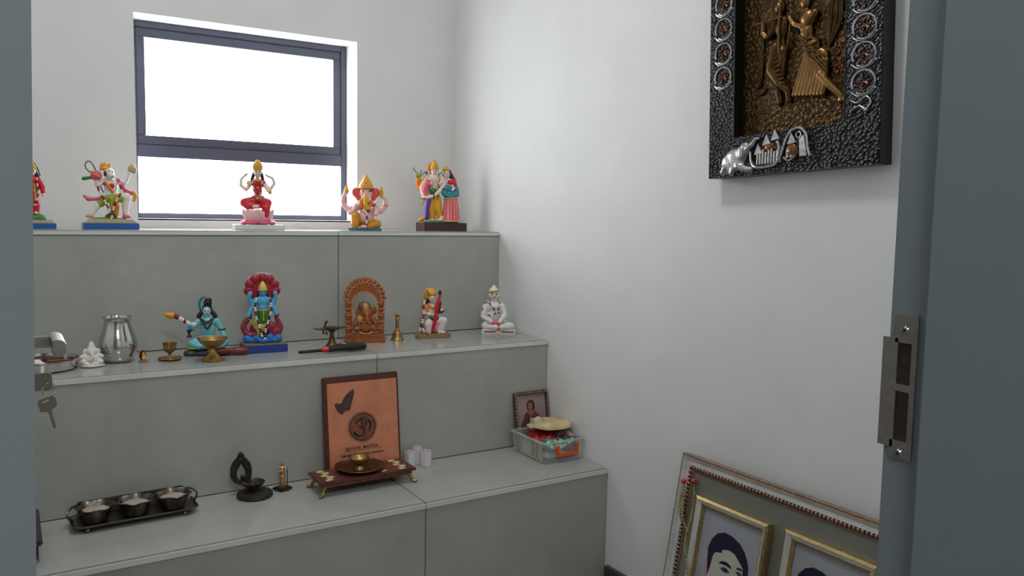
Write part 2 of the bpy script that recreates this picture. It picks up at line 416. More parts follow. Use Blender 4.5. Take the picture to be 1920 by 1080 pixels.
# keys
kz = HZ + .01 - .056
keys = empty('key_bunch', 'nickel door keys hanging on a ring from the lock below the lever handle', 'keys', (-1.433, RB + .004 + HY, kz))
def keyshape(m, oy):
    pass
k1 = MB().prism([(.043, .012), (.064, .013), (.068, .010), (.0685, -.010), (.063, -.0125), (.045, -.011), (.041, -.004), (.041, .004)], -.0012, .0012)
k1.build('key_head', KEYM, keys, bevel=.0005)
MB().box((.038, 0, 0), (.012, .002, .008)).build('key_blade', KEYM, keys, smooth=False)
MB().torus((.0640, 0, -.011), .0095, .0008, (PI / 2, 0, .5), 24, 6).build('key_ring', STEEL, keys)
k2 = MB().prism([(-.012, -.004), (-.0095, .000), (.006, .005), (.0105, .002), (.0125, -.009), (.0095, -.0135), (.006, -.0145), (.0055, -.018), (.0105, -.040), (.0085, -.0425), (.0065, -.0405), (.0015, -.019), (-.001, -.0175), (-.0075, -.0175)], -.001, .001)
hk = k2.build('hanging_key', KEYM, keys, bevel=.0004, M=Matrix.Translation((.061, 0, -.024)) @ Matrix.Rotation(.12, 4, 'Z'))
MB().box((0, -.0013, 0), (.008, .0006, .0022), (0, -.35, 0)).build('key_hole_slot', mat('key_slot_shine', (214, 210, 204), .3, 1.0), hk, M=Matrix.Translation((.0595, 0, -.0265)))

# ================================================================ STATUETTES ON THE TOP STEP
TOPG = 'painted statuettes along the top step'
def slabbase(F, x0, x1, z0, z1, dep, m, turn=0, name='base', y=0, parent=None, bevel=.8):
    return F(name, m, MB().box(((x0 + x1) / 2, y, (z0 + z1) / 2), (x1 - x0, dep, z1 - z0)), turn=turn, bevel=bevel, parent=parent)

# --- red-robed standing statuette half hidden by the door frame
F = Fig('statuette', 'red-robed standing statuette on green mound and blue base, beside the door frame', 'statuette', (-1.349, -.17, H1), 1.418, 1.4, TOPG)
b = slabbase(F, -38, 37, 0, 10, 40, BLUE, F.th)
F('base_rim', TAN, MB().prism([(-34, 10), (34, 10), (30, 16), (-30, 16)], -18, 18), turn=F.th)
F('mound', GREEN, MB().ell((0, 0, 16), (23, 13, 14)).ell((10, 2, 18), (12, 10, 9)), True)
F('robe', RED, MB().cone((0, 0, 26), (0, 0, 62), 9, 12, 16).limb([(-4, 0, 24), (-5, 0, 45), (-3, 0, 62)], [6, 8, 9]).limb([(4, -1, 24), (5, -1, 45), (3, 0, 62)], [6, 8, 9])
  .ell((0, 0, 72), (12, 8, 14)).ell((0, 0, 88), (13, 8, 11)).limb([(10, 0, 92), (17, -2, 78), (18, -6, 66)], [5, 5, 4]).limb([(-10, 0, 92), (-17, -2, 78), (-15, -6, 66)], [5, 5, 4]), True)
F('sash', GOLD, MB().tube([(3, -9, 84), (5, -9.5, 70), (4, -9.5, 52)], 1.6).tube([(-8, -8, 88), (0, -9, 74), (8, -9, 62)], 1.4))
hd = F('head', SKIN, MB().ell((0, -1, 106), (7.5, 7.5, 9)).cone((0, 0, 92), (0, 0, 104), 4, 4).ell((0, -8, 105), 1.6), True)
face(F, (0, -1, 106), 7.8, hd)
F('hands', SKIN, MB().ell((18, -8, 63), 3.5).ell((-15, -8, 63), 3.5), True)
F('hair', BLACK, MB().ell((0, 3, 108), (9, 7, 10)).limb([(6, 4, 104), (10, 4, 94), (11, 4, 86)], [4, 4, 2]), True)
F('crown', GOLD, MB().lathe([(8, 112), (8.5, 115), (6, 119), (4, 123), (1, 126)], seg=18))
F('bow', DARKB, MB().tube([(0, 5, 126), (6, 5, 120), (11, 4, 110), (14, 3, 98)], 1.1))
garland(F, [(-8, -8, 92), (-6, -11, 70), (0, -12, 44), (6, -12, 44), (10, -11, 70), (8, -8, 92)], 1.7)
F('feet', SKIN, MB().ell((-4, -6, 29), (3.5, 6, 3)).ell((5, -7, 29), (3.5, 6, 3)), True)

# --- monkey-faced statuette lifting a rock
F = Fig('statuette', 'leaping monkey-faced statuette raising a rock, with beaded garland and blue base', 'statuette', (-1.166, -.17, H1), 1.483, 5.6, TOPG)
slabbase(F, -45, 48, 0, 11, 46, BLUE, F.th)
F('base_rim', TAN, MB().prism([(-42, 11), (45, 11), (36, 18.5), (-33, 18.5)], -20, 20), turn=F.th)
F('grass', GREEN, MB().ell((0, 0, 18), (32, 14, 4)).ell((4, 2, 22), (12, 9, 8)).ell((8, 0, 30), (7, 6, 12)), True)
F('body', WHITE, MB().ell((4, 0, 78), (12, 9, 16)).ell((2, 0, 66), (11, 9, 8)).ell((1, -2, 103), (9.5, 9, 10.5)).ell((5, -8, 99), (6, 6, 5.5)).cone((3, 0, 86), (2, 0, 98), 6, 6)
  .limb([(-6, 0, 60), (-19, -2, 43), (-31, -2, 26)], [8, 6, 4.5]).limb([(8, -1, 60), (29, -6, 60), (27, -3, 38), (28, -3, 26)], [8, 8.5, 6, 4.5])
  .limb([(14, 0, 88), (27, -1, 86), (32, 0, 96), (37, 0, 108)], [5, 4.6, 4, 3.6]).limb([(-7, 0, 88), (-18, -4, 80), (-20, -6, 92)], [5, 4.4, 4]), True)
F('trousers', LIME, MB().ell((3, 0, 58), (13, 10, 9)).limb([(-4, 0, 58), (-14, -2, 47)], [9, 7.5]).limb([(8, -1, 58), (22, -5, 58)], [9.5, 9]).limb([(4, -6, 56), (7, -8, 30)], [6, 4]), True)
F('sash', ORANGE, MB().limb([(10, -9, 60), (14, -9, 40), (12, -8, 26)], [3, 3.5, 3]).limb([(-4, -9, 84), (6, -10, 70)], [2.5, 3]))
F('scarf', PINK, MB().limb([(16, -4, 92), (22, -5, 80), (29, -4, 71), (41, -2, 67)], [3.5, 3.4, 4.6, 4]).limb([(-10, -5, 58), (-22, -5, 55), (-34, -4, 55), (-41, -3, 60)], [3, 3.4, 4.5, 2.5]), True)
F('scarf_end', GOLD, MB().limb([(42, -3, 69), (45, -3, 62), (42, -3, 54)], [3.5, 4, 3]).limb([(-36, -6, 57), (-28, -7, 56)], [1.6, 2]), True)
F('shoes', PINK, MB().ell((29, -5, 23.5), (8, 5, 4)).ell((26, -3, 28), (4, 4, 4)), True)
F('shoe', TAN, MB().ell((-32, -5, 23.5), (8, 5, 4)), True)
F('crown', GOLD, MB().lathe([(9, 108), (10, 112), (8, 116), (5, 121), (2, 123)], (-5, 2, 0), 18).ell((-10, 0, 116), (4, 3, 6)).ell((2, 0, 117), (3, 3, 5)))
e = MB().ell((1, -9.5, 106), (1.6, 1, 1.6)).ell((7, -8.5, 105), (1.4, 1, 1.5)).ell((-5, -8, 102), (3, 3, 5)); F('eyes', BLACK, e)
F('lips', RED, MB().ell((7, -13.2, 96.5), (3, 1, 1)))
F('mace', PINK, MB().ell((-20, -5, 98), (10, 9, 10)).ell((-20, -5, 98), (10.6, 9.4, 3)), True)
F('mace_rim', GOLD, MB().torus((-20, -5, 98), 10.2, 1, (0, .4, 0)).torus((-22, -5, 103), 7.5, 1, (0, .4, 0)))
F('mace_handle', GREEN, MB().limb([(-29, -3, 94), (-41, -3, 92)], [3, 3.4]))
F('tail', GREYP, MB().tube([(-26, 4, 100), (-37, 4, 112), (-36, 4, 122), (-30, 4, 124), (-24, 4, 116), (-20, 4, 105), (-14, 4, 80), (-6, 5, 62)], 1.5))
F('rock', TAN, MB().ell((40, 0, 114), (7, 6, 6)).ell((43, -1, 111), (6, 5, 7)).ell((37, 0, 111), (5, 5, 5)).ell((41, 0, 118), (5, 4, 4)), True)
F('collar', RED, MB().ell((5, -8, 80), (5, 3, 5)).ell((-6, -6, 84), (4, 3, 4)), True)
garland(F, [(-19, -9, 84), (-17, -11, 72), (-9, -13, 56), (-2, -13, 40), (1, -13, 20), (4, -13, 20), (8, -13, 44), (15, -12, 58), (22, -10, 70), (18, -9, 86)], 2.3)

# --- goddess on a lotus, against the window
F = Fig('statuette', 'pink and red seated statuette on a lotus, standing against the window', 'statuette', (-.759, -.17, H1), 1.625, 14.6, TOPG)
slabbase(F, -44, 45, 0, 9.5, 40, MARBLE, F.th * .7)
lo = MB()
for k in range(9):
    a = 2 * PI * k / 9
    lo.ell((math.sin(a) * 22, -math.cos(a) * 15, 25), (11.5, 5, 15), (.42, 0, a))
F('lotus', LPINK, lo, True)
lo = MB()
for k in range(8):
    a = 2 * PI * (k + .5) / 8
    lo.ell((math.sin(a) * 27, -math.cos(a) * 15, 13), (11, 7, 4), (0, 0, a))
lo.ell((0, 0, 22), (21, 14, 14))
F('lotus_petals', PINK, lo, True)
F('skirt', RED, MB().limb([(-3, 0, 54), (-24, -5, 50), (-18, -13, 44), (2, -15, 44)], [10, 8.5, 7, 5]).limb([(3, 0, 54), (17, -6, 50), (14, -14, 40), (15, -16, 28)], [10, 8.5, 8, 5.5]).ell((0, 0, 54), (15, 11, 9)), True)
F('bodice', RED, MB().ell((0, 0, 84), (10.5, 7.5, 10)).ell((0, 0, 70), (8, 6.5, 13)).ell((-5, -6, 85), (5, 4, 5)).ell((5, -6, 85), (5, 4, 5)).limb([(-9, 1, 90), (-13, 0, 84)], [4, 3.5]).limb([(9, 1, 90), (13, 0, 82)], [4.5, 4]), True)
F('body', SKIN, MB().ell((0, -2, 106), (7, 7, 8.5)).ell((0, -8.6, 105), 1.3).cone((0, 0, 92), (0, 0, 103), 4, 3.6)
  .limb([(-9, 3, 89), (-21, 3, 74), (-30, 2, 82), (-29, 1, 94), (-21, 0, 101)], [4, 3.4, 3, 2.6, 2.4]).limb([(9, 3, 89), (22, 3, 75), (30, 2, 87), (26, 1, 97), (18, 0, 100)], [4, 3.4, 3, 2.6, 2.4])
  .limb([(-12, -1, 86), (-17, -6, 77), (-15, -9, 88)], [3.6, 3, 3.2]).limb([(12, -1, 84), (17, -6, 74), (21, -10, 70)], [3.6, 3, 3.2]), True)
F('foot', SKIN, MB().ell((-4, -19, 43), (7, 4, 3)), True)
F('armlets', GOLD, MB().ell((-16, -8, 86), (3.6, 3.4, 5)).ell((22, -10, 70), (3.4, 3.4, 4)).torus((0, -4, 93), 6, 1.2, (.4, 0, 0)))
F('belt', DGOLD, MB().torus((0, 0, 62), 10.5, 1.6, sy=.8).ell((3, -10, 58), (5, 3, 4)).ell((0, -9, 78), (2, 2, 3)))
F('hair', BLACK, MB().ell((0, 2, 107), (8.2, 6, 9)).limb([(-7, 2, 103), (-10, 1, 94), (-11, -1, 84)], [3.5, 3.2, 2]).limb([(7, 2, 103), (9, 1, 94), (12, -1, 80)], [3.5, 3.2, 2.2]), True)
F('crown', GOLD, MB().lathe([(8, 111), (9.5, 114), (9.5, 118), (7.5, 123), (4, 127), (1.5, 130)], (0, 0, 0), 20).ell((0, -8, 119), (2.6, 2, 4)).torus((0, 0, 113), 9, 1.3))
face(F, (0, -2, 106), 7.2)
F('lotus_buds', GREYP, MB().limb([(-22, 0, 101), (-18, 0, 103)], [2.2, 1.4]).limb([(18, 0, 100), (14, 0, 103)], [2, 1.2]))
garland(F, [(-8, -8, 91), (-8, -12, 74), (-2, -15, 58), (2, -15, 58), (7, -12, 74), (8, -8, 91)], 1.5, LPINK, GREYP)

# --- elephant-headed statuette
F = Fig('statuette', 'elephant-headed seated statuette in gold and pink with a pointed crown, four arms', 'statuette', (-.411, -.17, H1), 1.746, 21.8, TOPG)
slabbase(F, -32, 29, 0, 4.5, 34, TEAL, 0)
F('trousers', DGOLD, MB().limb([(-6, 0, 16), (-20, -8, 26), (-20, -12, 10)], [9, 9, 8.5]).limb([(6, 0, 14), (20, -8, 12), (8, -15, 8)], [9, 8.5, 6]).ell((0, 2, 14), (18, 10, 10)), True)
F('body', LPINK, MB().ell((0, -3, 27), (15, 12, 15)).ell((0, 0, 44), (15, 9, 11)).ell((0, -2, 69), (12, 10, 12)).ell((0, -8, 62), (7, 6, 7))
  .limb([(-12, 2, 46), (-32, 2, 38), (-41, 1, 46), (-42, 0, 60), (-36, 0, 72)], [6, 5.4, 4.6, 4, 4]).limb([(12, 2, 46), (28, 2, 36), (36, 1, 46), (36, 0, 57), (29, 0, 66)], [6, 5.4, 4.6, 4, 4])
  .limb([(-12, -2, 46), (-22, -6, 36), (-18, -12, 46)], [5.5, 5, 4.6]).limb([(12, -2, 44), (20, -6, 32), (18, -13, 31)], [5.5, 5, 5]).ell((-4, -17, 7), (7, 4, 3.5)).ell((-28, -8, 33), (6, 4, 5)), True)
er = MB(); er2 = MB()
for sgn in (-1, 1):
    er.ell((sgn * 17, 1, 70), (9, 2.4, 10), (0, sgn * .35, 0)).ell((sgn * 14, 1, 64), (6, 2.4, 9))
F('ears', CORAL, er, True)
F('trunk', GOLD, MB().limb([(0, -10, 64), (-1, -14, 55), (-1, -16, 46), (3, -17, 40), (7, -17, 40)], [5, 4.6, 4, 3.2, 2.4]), True)
F('tusks', WHITE, MB().cone((-6, -10, 62), (-9, -15, 57), 1.6, .5).cone((6, -10, 62), (9, -15, 57), 1.6, .5))
F('crown', GOLD, MB().lathe([(12, 77), (13.5, 80), (12.5, 85), (9, 91), (5, 97), (2.6, 101), (.6, 104)], seg=22).torus((0, 0, 79), 13, 1.5))
F('crown_gem', PINK, MB().ell((0, -11.5, 88), (2.2, 1.6, 2.6)))
F('ornament', GOLD, MB().limb([(-36, 0, 72), (-36, 0, 78)], [5, 3]).cone((-36, 0, 77), (-35, 0, 86), 3.4, .4).limb([(29, 0, 64), (28, 0, 74)], [4.2, 4]).cone((28, 0, 74), (28, 0, 85), 3.8, .4).torus((-41, 1, 53), 4.6, 1.2).torus((36, 1, 48), 4.8, 1.4).ell((-41, 0, 62), (3, 3, 3)), True)
F('necklace', ORANGE, MB().limb([(-10, -8, 50), (-7, -13, 41), (0, -15, 37), (6, -13, 41), (9, -8, 50)], [2.6, 2.6, 3, 2.6, 2.6]).ell((-8, -10, 53), (5, 4, 6)).ell((9, -9, 53), (5, 4, 5)), True)
e = MB().ell((-5, -10.5, 72), (1.6, 1.2, 1.2)).ell((6, -10.5, 72), (1.6, 1.2, 1.2)).ell((9, -7.5, 75), (1.5, 1.5, 4)); F('eyes', BLACK, e)
garland(F, [(20, -6, 54), (14, -12, 46), (6, -17, 36), (-2, -17, 35), (-8, -14, 41)], 2.2)
garland(F, [(1, -17, 33), (2, -17.5, 22), (1, -18, 12)], 2.0)

# --- couple
F = Fig('statuette', 'statuette of a couple side by side, archer in gold and woman in coral skirt', 'statuette', (-.138, -.17, H1), 1.842, 27, TOPG)
slabbase(F, -42, 46, 0, 15, 38, DARKB, F.th)
F('grass', GREEN, MB().ell((0, 0, 15.5), (38, 14, 3)), True, turn=F.th)
F('dhoti', GOLD, MB().ell((-12, 0, 62), (11, 9, 9)).limb([(-15, -1, 60), (-17, -2, 40), (-15, -2, 20)], [8.5, 7.5, 5.5]).limb([(-8, -2, 60), (-5, -5, 42), (-1, -5, 24)], [8.5, 7.5, 5]).limb([(-9, -8, 62), (-8, -9, 40)], [4, 3]), True)
F('archer_body', SKIN, MB().ell((-13, 0, 94), (14, 8, 12)).ell((-13, 0, 80), (11, 8, 12)).cone((-12, 0, 98), (-12, 0, 108), 4.4, 4).ell((-12, -2, 110), (6.6, 6.6, 8)).ell((-12, -8.4, 109), 1.2)
  .limb([(-26, 0, 99), (-36, -2, 80), (-31, -8, 60), (-14, -12, 64)], [5, 4.2, 3.6, 3.2]).limb([(1, -1, 99), (6, -5, 86), (-2, -10, 74), (-10, -11, 66)], [4.6, 4.2, 3.6, 3.2]).ell((-1, -8, 20), (4.4, 6, 3)).ell((-15, -6, 20), (4, 6, 3)).ell((2, -8, 23), (3.6, 4, 6)), True)
F('archer_scarf', PINK, MB().limb([(-25, -5, 90), (-29, -6, 76), (-26, -7, 62)], [5, 6, 4]).limb([(-24, -7, 86), (-16, -9, 84)], [4, 3]), True)
F('waist_sash', GREEN, MB().ell((-14, -6, 73), (9, 5, 6)).limb([(-8, -8, 70), (-6, -9, 56)], [4, 2]), True)
F('purple_sash', PURP, MB().limb([(-22, -6, 56), (-25, -6, 40), (-26, -6, 24)], [6, 4.6, 4.6]), True)
F('archer_hair', BLACK, MB().ell((-13, 2, 110), (7.4, 6, 8)).limb([(-18, 2, 106), (-20, 1, 98)], [3, 2.4]), True)
hal = MB(); hal.cone((-19, 3, 118), (-19, 1, 118), 8, 8, 20); F('turban', ORANGE, MB().ell((-19, 3, 118), (7.5, 4, 8)), True)
F('archer_crown', GOLD, MB().lathe([(7, 114), (8, 117), (6.5, 122), (3.6, 127), (1, 131)], (-12, 0, 0), 16).torus((-12, 0, 115), 7.4, 1.1))
F('bracelets', CRIM, MB().torus((-13, -12, 64), 3.6, 1.2, (0, PI / 2, 0)).torus((1, -8, 80), 4, 1.2, (.8, 0, 0)).torus((-31, -8, 59), 4, 1.2))
face(F, (-12, -2, 110), 6.8)
F('quiver', ORANGE, MB().limb([(-38, 4, 78), (-42, 4, 92)], [6, 6.5]))
F('quiver_top', LIME, MB().ell((-44, 4, 103), (3.6, 3, 5)))
F('arrows', GREYP, MB().tube([(-42, 4, 98), (-47, 4, 110), (-51, 4, 113), (-50, 4, 117)], 1).tube([(-40, 4, 98), (-36, 4, 112)], .9).tube([(-40, 4, 98), (-29, 4, 110)], .9).ell((-27, 3, 107), (3, 2, 4)))
F('bow', GOLD, MB().tube([(-27, -3, 104), (-37, -3, 88), (-38, -3, 72), (-31, -4, 56), (-36, -4, 47)], 1.3))
F('gold_lotus', GOLD, MB().ell((-36, -14, 20), (6, 4, 4)).ell((-32, -15, 23), (4, 3, 4)), True)
sk = MB(); n = 14
prof = [(17, 17), (15.5, 30), (13.5, 46), (11.5, 60)]
sk.lathe(prof, (19, 0, 0), 56, lambda a, z: 1 + .06 * math.cos(n * a)); F('skirt', CORAL, sk)
st = MB()
for k in range(14):
    a = 2 * PI * (k + .5) / 14
    st.tube([(19 + 16.6 * math.cos(a), 16.6 * math.sin(a), 18), (19 + 13 * math.cos(a), 13 * math.sin(a), 46), (19 + 11.2 * math.cos(a), 11.2 * math.sin(a), 60)], .8, 6)
F('skirt_pleats', LPINK, st)
F('skirt_hem', TAN, MB().torus((19, 0, 18), 17.3, 1.3))
F('shawl', TEAL, MB().ell((17, 0, 68), (14, 9, 9)).ell((14, -1, 78), (11, 8, 8)).limb([(6, -2, 84), (5, -6, 70), (16, -9, 63)], [5, 4.6, 4]).limb([(28, 1, 80), (30, -2, 68), (20, -8, 62)], [5, 5, 4]), True)
F('shawl_hem', GOLD, MB().torus((18, -.5, 60.5), 13.2, 1.5, (0, -.1, 0), sy=.82))
F('woman_body', SKIN, MB().ell((17, 0, 88), (9, 6.5, 9)).cone((13, 0, 92), (11, 0, 102), 3.6, 3.4).ell((10.5, -2, 105), (6.2, 6.2, 7.6)).ell((10, -8, 104), 1.1).limb([(8, -3, 90), (2, -7, 92), (-2, -9, 88)], [3.6, 3, 3]).limb([(24, -4, 80), (22, -8, 76)], [3, 2.6]), True)
F('blouse', RED, MB().ell((18, -4, 90), (7, 4.5, 5)).limb([(23, 0, 94), (27, 0, 86)], [4, 3.6]), True)
F('woman_hair', BLACK, MB().ell((12, 2, 107), (8, 6, 9)).limb([(17, 2, 105), (22, 2, 96), (26, 2, 84), (27, 2, 76)], [4, 4, 3.4, 2]).limb([(5, 1, 104), (3, 0, 94)], [2.6, 2]), True)
F('woman_crown', GOLD, MB().lathe([(6.5, 111), (7, 114), (4.6, 117), (1.2, 120)], (9, 0, 0), 16))
F('veil', CORAL, MB().limb([(18, 4, 106), (25, 4, 96), (27, 4, 82)], [4, 3.5, 3]), True)
face(F, (10.5, -2, 105), 6.4)
garland(F, [(-22, -7, 102), (-18, -11, 88), (-12, -12, 80), (-6, -11, 88), (-4, -7, 102)], 1.2, GOLD, WHITE)
F('creeper', GREEN, MB().tube([(2, -4, 108), (-4, -5, 104), (-4, -6, 94), (0, -7, 86)], 1.1))

# ================================================================ MIDDLE STEP
MIDG = 'painted statuettes along the middle step'
# --- steel tray with odds and ends
tray = empty('steel_tray', 'round polished steel tray holding a matchbox and offerings', 'tray', (-1.352, -.49, H2))
r = .082
MB().lathe([(.0, 0), (r - .012, 0), (r - .004, .004), (r - .001, .022), (r + .003, .024), (r + .003, .0255), (r - .003, .0255), (r - .006, .006), (r - .014, .003), (0, .003)], seg=48, cap=False).build('tray_body', STEEL, tray)
def small(name, label, cat, loc, rz, m, mb, group=None, remesh=None, bevel=0, kids=()):
    o = mb.build(name, m, remesh=remesh, bevel=bevel); o.location = loc; o.rotation_euler = (0, 0, rz); tag(o, label, cat, group)
    return o
mbx = empty('matchbox', 'small dark red matchbox with yellow border lying in the steel tray', 'matchbox', (-1.316, -.535, H2 + .012), .18)
MB().box((0, 0, .007), (.048, .022, .013)).build('box_sleeve', mat('match_red', (96, 30, 26), .5, var=.1), mbx, bevel=.0006, M=Matrix.Rotation(-.25, 4, 'X'))
yb = MB()
for a in (-1, 1): yb.box((0, a * .0095, .0138), (.048, .003, .0008)); yb.box((a * .0225, 0, .0138), (.003, .022, .0008))
yb.build('label_border', mat('match_yellow', (214, 178, 40), .5), mbx, smooth=False, M=Matrix.Rotation(-.25, 4, 'X'))
small('cotton_wick_ball', 'white crumpled cotton ball lying in the steel tray', 'cotton', (-1.360, -.505, H2 + .003), 0, WHITE, MB().ell((0, 0, .012), (.013, .011, .012)).ell((.01, -.004, .009), (.010, .009, .008)).ell((-.009, .005, .01), (.010, .01, .009)), remesh=.0016)
small('dried_offering', 'dark red dried offering heaped in the steel tray', 'offering', (-1.335, -.462, H2 + .003), .3, DARKB, MB().ell((0, 0, .012), (.030, .014, .011)).ell((.022, .006, .012), (.016, .012, .010)).ell((-.02, -.004, .014), (.016, .013, .012)), remesh=.002)
small('red_bangle_packet', 'crumpled crimson cloth bundle in the steel tray beside the cotton', 'cloth', (-1.385, -.540, H2 + .003), .3, CRIM, MB().ell((0, 0, .013), (.020, .016, .012)).ell((.008, .012, .012), (.015, .014, .011)).ell((.012, -.004, .009), (.014, .012, .008)), remesh=.002)

# --- small white plaster idol
F = Fig('plaster_figurine', 'small rough white elephant-headed figurine beside the steel pot', 'figurine', (-1.246, -.508, H2), 1.286, 4.4, None, .8)
F('body', mat('white_plaster', (226, 220, 214), .7, var=.05, scale=120, bump=.4, bscale=300),
  MB().ell((0, 0, 3), (22, 16, 4)).ell((0, 0, 14), (15, 12, 12)).ell((-13, -4, 10), (7, 8, 6)).ell((13, -4, 10), (7, 8, 6)).ell((0, -2, 29), (9, 8, 9)).limb([(0, -9, 28), (2, -12, 20), (-3, -12, 14)], [3.6, 3, 2.4]).ell((-10, 0, 29), (5, 2.4, 6)).ell((10, 0, 29), (5, 2.4, 6))
  .cone((0, 0, 34), (0, 0, 48), 8, 2.4).limb([(-10, 0, 22), (-17, -3, 20)], [4, 3.5]).limb([(10, 0, 22), (17, -3, 20)], [4, 3.5]).ell((6, -10, 6), (6, 4, 4)).ell((-6, -10, 6), (6, 4, 4)), True)
# --- lota pot
F = Fig('steel_pot', 'polished steel water pot with flared rim and round belly', 'pot', (-1.184, -.462, H2), 1.335, 5.9)
F('pot_body', STEEL, MB().lathe([(0, 0), (20, 0), (23, 2), (28, 9), (32.5, 20), (34, 31), (33, 39), (30, 49), (26, 61), (22.8, 71), (22.3, 77), (24, 82), (27, 84.5), (27, 85.5), (23.5, 84.5), (21, 78), (21.5, 71), (25, 60), (29, 48), (32, 36), (31, 22), (20, 3), (0, 2)], seg=48, cap=False))
# --- tiny idol
F = Fig('tiny_figurine', 'tiny dark figurine with gold front, standing next to the steel pot', 'figurine', (-1.130, -.494, H2), 1.334, 7.4, None, .5)
F('base', GREYP, MB().lathe([(0, 0), (9, 0), (9, 2), (7, 3.5), (0, 3.5)], seg=20, cap=False))
F('backing', DARKB, MB().ell((-1.5, 2, 12), (6, 3, 10)).ell((-1, 2, 19), (4, 3, 4)), True)
F('body', GOLD, MB().ell((1, -1.5, 7), (4.6, 3.6, 4)).ell((.5, -1, 12), (3, 2.6, 4)).ell((.5, -1, 16.6), (2, 2, 2.4)), True)
# --- brass cup lamp on saucer
F = Fig('brass_cup_lamp', 'small brass lotus-cup lamp on a round saucer', 'lamp', (-1.068, -.492, H2), 1.357, 9)
F('saucer', BRASS, MB().lathe([(0, 0), (15, 0), (20, 2), (22, 4), (21.6, 4.8), (19, 3.2), (14, 1.6), (0, 1.6)], seg=36, cap=False))
F('stem', BRASS, MB().lathe([(9, 1.5), (6, 3), (3, 6), (2.4, 10), (3.6, 13), (6, 15)], seg=20))
F('cup', BRASS, MB().lathe([(5, 14), (9, 17), (11, 22), (10, 27), (11.5, 33), (9.8, 32), (8.6, 27), (9.4, 22), (7, 18), (0, 17)], seg=32, cap=False, rfun=lambda a, z: 1 + (.12 * math.cos(4 * a) if z > 26 else 0)))
F('cup_band', DBRASS, MB().torus((0, 0, 21), 11, .9))

# --- blue seated statuette
F = Fig('statuette', 'pale blue seated ascetic statuette with topknot and serpent, on dark rock', 'statuette', (-.968, -.447, H2), 1.414, 11.4, MIDG)
F('rock_base', ROCK, MB().ell((0, 0, 5), (40, 22, 9)).ell((-28, -8, 4), (14, 12, 8)).ell((28, -8, 4), (14, 12, 9)).ell((0, -14, 4), (22, 12, 7)).box((0, 0, 2), (70, 34, 4)), 1.2)
F('tiger_skin', LIME, MB().ell((-24, -10, 14), (10, 9, 3)).ell((2, -12, 14), (16, 9, 3)), True)
F('body', AQUA, MB().ell((1, 0, 48), (14, 9, 17)).ell((1, 0, 62), (17, 9, 9)).ell((1, 0, 30), (15, 11, 8)).cone((0, 0, 66), (0, 0, 78), 5, 4.4).ell((0, -2, 82), (7.6, 7.4, 9)).ell((0, -9.2, 81), 1.4)
  .limb([(-8, 0, 26), (-26, -6, 22), (-16, -16, 18), (0, -18, 18)], [10, 8.5, 7, 5]).limb([(10, 0, 26), (31, -6, 23), (22, -16, 18), (8, -18, 17)], [10, 8, 7, 5])
  .limb([(17, 0, 63), (26, -1, 45), (31, -8, 30)], [6, 5.4, 4.6]).limb([(-15, 0, 63), (-24, -3, 50), (-28, -8, 58)], [6, 5.2, 4.4]), True)
F('hair', BLACK, MB().ell((1, 2, 87), (9, 7, 9)).ell((2, 1, 97), (8, 7, 7)).ell((3, 1, 103), (6.5, 6, 4)).limb([(-8, 3, 80), (-14, 2, 72), (-15, 0, 66)], [4.4, 4.6, 3]).limb([(9, 3, 80), (15, 2, 72), (16, 0, 66)], [4.4, 4.6, 3]), True)
F('serpent', TEAL, MB().tube([(-10, 3, 82), (-13, 2, 94), (-10, 1, 104), (-4, 0, 108), (1, -2, 105)], [1.8, 2.2, 2.4, 2, 1.4]))
F('neck_serpent', BLACK, MB().tube([(-13, 2, 70), (-9, -8, 64), (-4, -10, 55), (0, -10.5, 50), (5, -10, 55), (9, -8, 64), (13, 2, 70)], 1.7).tube([(-8, -6, 68), (0, -10, 60), (8, -6, 68)], 1.5))
F('necklace', DARKB, MB().torus((26, -1, 47), 6, 1.4).torus((0, -3, 66), 7, 1.6, (.5, 0, 0)))
F('face', P('pale_aqua', (196, 224, 220)), MB().ell((0, -4, 81.5), (6.6, 6, 8)).ell((0, -9.8, 80.5), 1.4), True)
face(F, (0, -4, 82), 6.6)
F('drum', BLACK, MB().lathe([(5.5, 0), (2, 6), (2, 8), (5.5, 14)], (-31, -6, 34), 16))
F('drum_cord', SKY, MB().ell((-30, -6, 52), (4, 3, 4)).ell((-33, -6, 47), (3, 2.6, 3)))
F('rod_red', CRIM, MB().limb([(-55, -8, 75), (-50, -8, 72)], [4.6, 4.6]).limb([(-40, -8, 66), (-36, -8, 63)], [3.8, 3.6]))
F('rod_white', WHITE, MB().limb([(-49, -8, 71.5), (-41, -8, 66.5)], [4.2, 4]).limb([(-35, -8, 63), (-28, -8, 58), (-22, -8, 58)], [3.8, 3.8, 4.4]))
F('rod_tip', GOLD, MB().limb([(-59, -8, 76), (-66, -8, 77), (-75, -8, 80)], [5.4, 4, .8]).limb([(-60, -8, 72), (-70, -8, 73)], [3.6, 1]).limb([(-60, -8, 79), (-70, -8, 81)], [3, .8]), True)

# --- footed brass lamp bowl in front of it
F = Fig('brass_lamp_bowl', 'wide brass lamp bowl on a flared foot in front of the blue ascetic statuette', 'lamp', (-.977, -.556, H2), 1.354, 11.6)
F('foot', BRASS, MB().lathe([(0, 0), (20, 0), (20, 4), (15, 7), (9, 13), (5, 20), (4.5, 24), (8, 26)], seg=32, cap=False))
F('bowl', BRASS, MB().lathe([(6, 25), (14, 28), (21, 34), (26, 41), (28.5, 43), (27.5, 44), (24, 41), (18, 35), (10, 31), (0, 30)], seg=40, cap=False))

